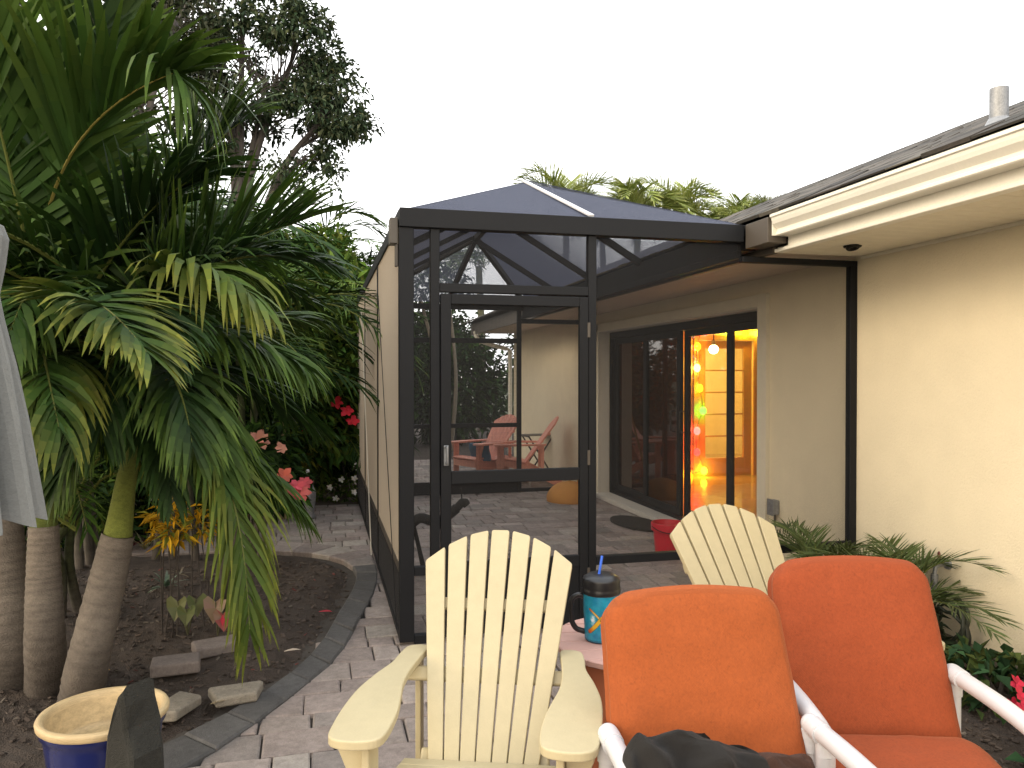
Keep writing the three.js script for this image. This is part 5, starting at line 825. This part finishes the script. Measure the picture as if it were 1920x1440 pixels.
{ // things in the screen room
  const bp = P(0.262 * 4.9 / 1.0 * 0 + 1.36, 6.72, 0.002), t = thing('red_bucket', 'bright red plastic bucket inside the screen room behind the yellow chair', 'bucket', bp), l = (p) => clean(new THREE.LatheGeometry(p.map((q) => new THREE.Vector2(...q)), 40));
  mesh('body', l([[0, 0.0], [0.115, 0], [0.122, 0.008], [0.148, 0.30], [0.158, 0.302], [0.158, 0.25], [0.164, 0.25], [0.165, 0.315], [0.16, 0.322], [0.145, 0.322], [0.119, 0.02], [0, 0.02]]), M.red, t);
  mesh('bail', tube(Array.from({ length: 9 }, (_, i) => { const a = i / 8 * Math.PI; return V(-0.168 * Math.cos(a), 0.29 - 0.05 * Math.sin(a), 0.17 * Math.sin(a)); }), 0.004, 24, 6), M.blackMatte, t); t.scale.setScalar(0.9);
  const mt = new THREE.Shape(); mt.absellipse(0, 0, 0.215, 0.42, 0, Math.PI * 2); const g = new THREE.ExtrudeGeometry(mt, { depth: 0.012, bevelEnabled: true, bevelSize: 0.006, bevelThickness: 0.005, bevelSegments: 2, curveSegments: 40 }); g.rotateX(-Math.PI / 2); g.rotateY(0.12);
  const mp = G(1194, 982, 0.008); const md = thing('door_mat', 'dark oval mat on the pavers before the sliding door', 'door mat', mp); mesh('pile', uvm(g), M.mat, md);
  // tan dome
  const tp = G(1068, 939, 0.0), tn2 = thing('tan_cushion', 'orange tan rounded floor cushion near the sliding door corner', 'floor cushion', tp); const dg = new THREE.SphereGeometry(1, 40, 20), q = dg.attributes.position; for (let i = 0; i < q.count; i++) { let y = q.getY(i); y = y < -0.15 ? -0.15 : y; q.setXYZ(i, q.getX(i) * 0.29, (y + 0.15) * 0.215 * (1 + 0.03 * noise.noise(q.getX(i) * 3, 1, q.getZ(i) * 3)), q.getZ(i) * 0.29); } dg.computeVertexNormals(); mesh('cover', uvm(dg), M.tan, tn2); mesh('button', clean(new THREE.SphereGeometry(0.02, 12, 8).scale(1, 0.5, 1).translate(0, 0.248, 0)), M.wood, tn2);
  // broom leaning on the wall
  const h0 = G(1076, 930, 0.02), h1 = V(XW - 0.03, 1.28, h0.z - 0.1), br = thing('broom', 'broom with wooden stick leaning on the wall beside the sliding door', 'broom', h0); h0.x = 3.2; br.position.x = 3.2; mesh('stick', rod(V(0, 0.12, 0), h1.clone().sub(br.position), 0.012), M.wood, br); const hd = rbox(0.05, 0.1, 0.28, 0.01, 0, 0.07, 0); mesh('bristles', hd, M.blackMatte, br);
  // metal stand behind the chairs
  const sp = P(0.40, 12.2), fr = thing('metal_stand', 'thin dark folding stand beside the far salmon chair', 'stand', sp, A(20)); mesh('frame', [rod(V(-0.22, 0, -0.15), V(0.2, 0.62, -0.15), 0.013), rod(V(0.2, 0, -0.15), V(-0.2, 0.62, -0.15), 0.013), rod(V(-0.22, 0, 0.15), V(0.2, 0.62, 0.15), 0.013), rod(V(0.2, 0, 0.15), V(-0.2, 0.62, 0.15), 0.013), rod(V(0.2, 0.62, -0.15), V(0.2, 0.62, 0.15), 0.013), rod(V(-0.2, 0.62, -0.15), V(-0.2, 0.62, 0.15), 0.013)], M.bronzePale, fr); mesh('top', rbox(0.42, 0.012, 0.32, 0.004, 0, 0.636, 0), M.bronzePale, fr);
  // dark iron figure just inside the door
  const ip = G(838, 1085, 0.0), ir = thing('iron_figure', 'dark iron garden figure on thin legs inside the screen door', 'garden ornament', ip, A(0));
  mesh('body', [tube([V(-0.24, 0.30, 0), V(-0.16, 0.36, 0), V(-0.05, 0.34, 0), V(0.06, 0.42, 0)], 0.03, 24, 8), tube([V(0.06, 0.42, 0), V(0.1, 0.46, 0), V(0.12, 0.435, 0)], 0.024, 10, 8)], M.blackMatte, ir);
  for (const [a, b] of [[V(-0.22, 0.32, 0.02), V(-0.24, 0.02, 0.06)], [V(-0.2, 0.32, -0.02), V(-0.14, 0.02, -0.06)], [V(-0.04, 0.35, 0.02), V(0.05, 0.02, 0.06)], [V(-0.05, 0.35, -0.02), V(-0.1, 0.02, -0.06)]]) mesh('leg', rod(a, b, 0.011, 0.016, 8), M.blackMatte, ir);
  mesh('horn', rod(V(0.09, 0.46, 0), V(0.085, 0.54, 0.01), 0.003, 0.006, 6), M.blackMatte, ir); ir.scale.setScalar(1.3);
}
{ // hose heap under the tap
  const hp = V(3.37, 0.06, -3.56), t = thing('garden_hose', 'dark garden hose heaped under the tap against the house wall', 'garden hose', hp); const pts = []; for (let i = 0; i < 90; i++) { const a = i * 0.36, r = 0.11 + 0.035 * Math.sin(i * 0.5) + 0.02 * rnd(); pts.push(V(-0.02 + 0.10 * Math.sin(i * 0.21) * 0.5 + 0.02 * rnd(), 0.16 + Math.sin(a) * r * 1.35, Math.cos(a) * r * 1.3)); } mesh('coil', tube(pts, 0.013, 420, 7), M.hose, t); t.scale.setScalar(0.8);
}
// ---------------------------------------------------------------- lamps in the lit room
{
  const lp = D(1338, 655, 9.4), t = thing('pendant_lamp', 'bright hanging lamp in the room behind the sliding door', 'lamp', lp);
  mesh('bulb', clean(new THREE.SphereGeometry(0.055, 24, 16)), S({ color: C(1, 0.9, 0.7), emissive: C(1, 0.78, 0.42), emissiveIntensity: 14 }), t, false);
  mesh('cord', rod(V(0, 0.06, 0), V(0, 2.46 - lp.y, 0), 0.006), M.black, t); mesh('socket', clean(new THREE.CylinderGeometry(0.02, 0.03, 0.06, 16).translate(0, 0.08, 0)), M.brass, t);
  const l = new THREE.PointLight(new THREE.Color(1, 0.66, 0.22), 2.2); l.castShadow = true; l.shadow.radius = 2.5; t.add(l);
  const q = V(6.35, 1.95, -12.2), t2 = thing('ceiling_lamp', 'lamp lighting the far room behind the glazed inner door', 'lamp', q);
  mesh('globe', clean(new THREE.SphereGeometry(0.07, 24, 16)), S({ color: C(1, 0.9, 0.7), emissive: C(1, 0.78, 0.42), emissiveIntensity: 12 }), t2, false); mesh('cord', rod(V(0, 0.07, 0), V(0, 0.51, 0), 0.006), M.black, t2);
  const l2 = new THREE.PointLight(new THREE.Color(1, 0.72, 0.26), 7); l2.castShadow = true; l2.shadow.radius = 3; t2.add(l2);
  // coloured string lights draped down the wall edge and along the top
  const z = -10.52, at = (px, py) => { const d = ray(px, py), k = z / d.z; return V(d.x * k, EYE + d.y * k, z); };
  const B = [[1398, 625, 1, 0.42, 0.01], [1322, 622, 1, 0.12, 0.12], [1308, 650, 1, 0.36, 0.01], [1307, 690, 0.9, 0.95, 0.22], [1312, 728, 1, 0.36, 0.01], [1318, 770, 0.12, 0.9, 0.05], [1307, 808, 1, 0.12, 0.10], [1307, 848, 1, 0.04, 0.03], [1320, 883, 1, 0.62, 0.03], [1292, 893, 1, 0.45, 0.01], [1425, 622, 0.9, 0.8, 0.06], [1370, 618, 0.5, 0.9, 0.06]];
  const s = thing('string_lights', 'string of coloured bulbs hanging down the lit wall behind the sliding door', 'string lights', V(0, 0, 0)); s.position.set(5.4, 0, z); const o = s.position;
  const ps = B.map(([x, y]) => at(x, y).sub(o)); const order = [10, 0, 11, 1, 2, 3, 4, 5, 6, 7, 8, 9];
  mesh('wire', tube(order.map((i) => ps[i].clone().add(V(0, 0.03, -0.01))), 0.004, 120, 5), M.black, s);
  B.forEach(([x, y, r, g, b], i) => {
    const p = ps[i], bulb = mesh('bulb', clean(new THREE.SphereGeometry(0.05, 16, 12).scale(1, 1.25, 1).translate(p.x, p.y, p.z)), S({ color: C(r, g, b), emissive: C(r, g, b), emissiveIntensity: 2.6 }), s, false); bulb.userData.label = ['orange', 'pinkish red', 'orange', 'pale green', 'amber', 'green', 'pink', 'red', 'yellow', 'amber', 'yellow', 'green'][i] + ' bulb';
    const l = new THREE.PointLight(new THREE.Color(r, g, b), 0.36); l.position.copy(p).add(V(0, 0, 0.0)); l.castShadow = true; l.shadow.radius = 1.5; s.add(l);
  });
  const pc = thing('framed_picture', 'framed picture on the yellow wall beside the glazed inner door', 'picture', V(6.72, 1.62, -10.59)); mesh('frame', [rb(-0.2, 0.2, 0.24, 0.27, 0, 0.025), rb(-0.2, 0.2, -0.27, -0.24, 0, 0.025), rb(-0.2, -0.17, -0.24, 0.24, 0, 0.025), rb(0.17, 0.2, -0.24, 0.24, 0, 0.025)], M.roomWood, pc); mesh('print', box(-0.17, 0.17, -0.24, 0.24, 0.004, 0.012), S({ color: C(0.35, 0.42, 0.3), roughness: 0.8, map: rep(Tstone, 3) }), pc);
  const op = D(1240, 920, 10.2), oc = thing('reflection_ball', 'added orange ball standing for a reflection in the dark glass door', 'cushion', V(op.x, FLOOR, op.z), A(10)); const cg = new THREE.SphereGeometry(0.16, 32, 20); cg.scale(0.75, 1.25, 0.5); cg.translate(0, 0.2, 0); mesh('cover', clean(cg), M.orangeReflection, oc); mesh('seam', clean(new THREE.TorusGeometry(0.16, 0.006, 8, 40).scale(0.755, 1.255, 1).translate(0, 0.2, 0)), M.wood, oc);  // orange ball added indoors to stand for a reflection in the glass
}
renderer.render(scene, camera);
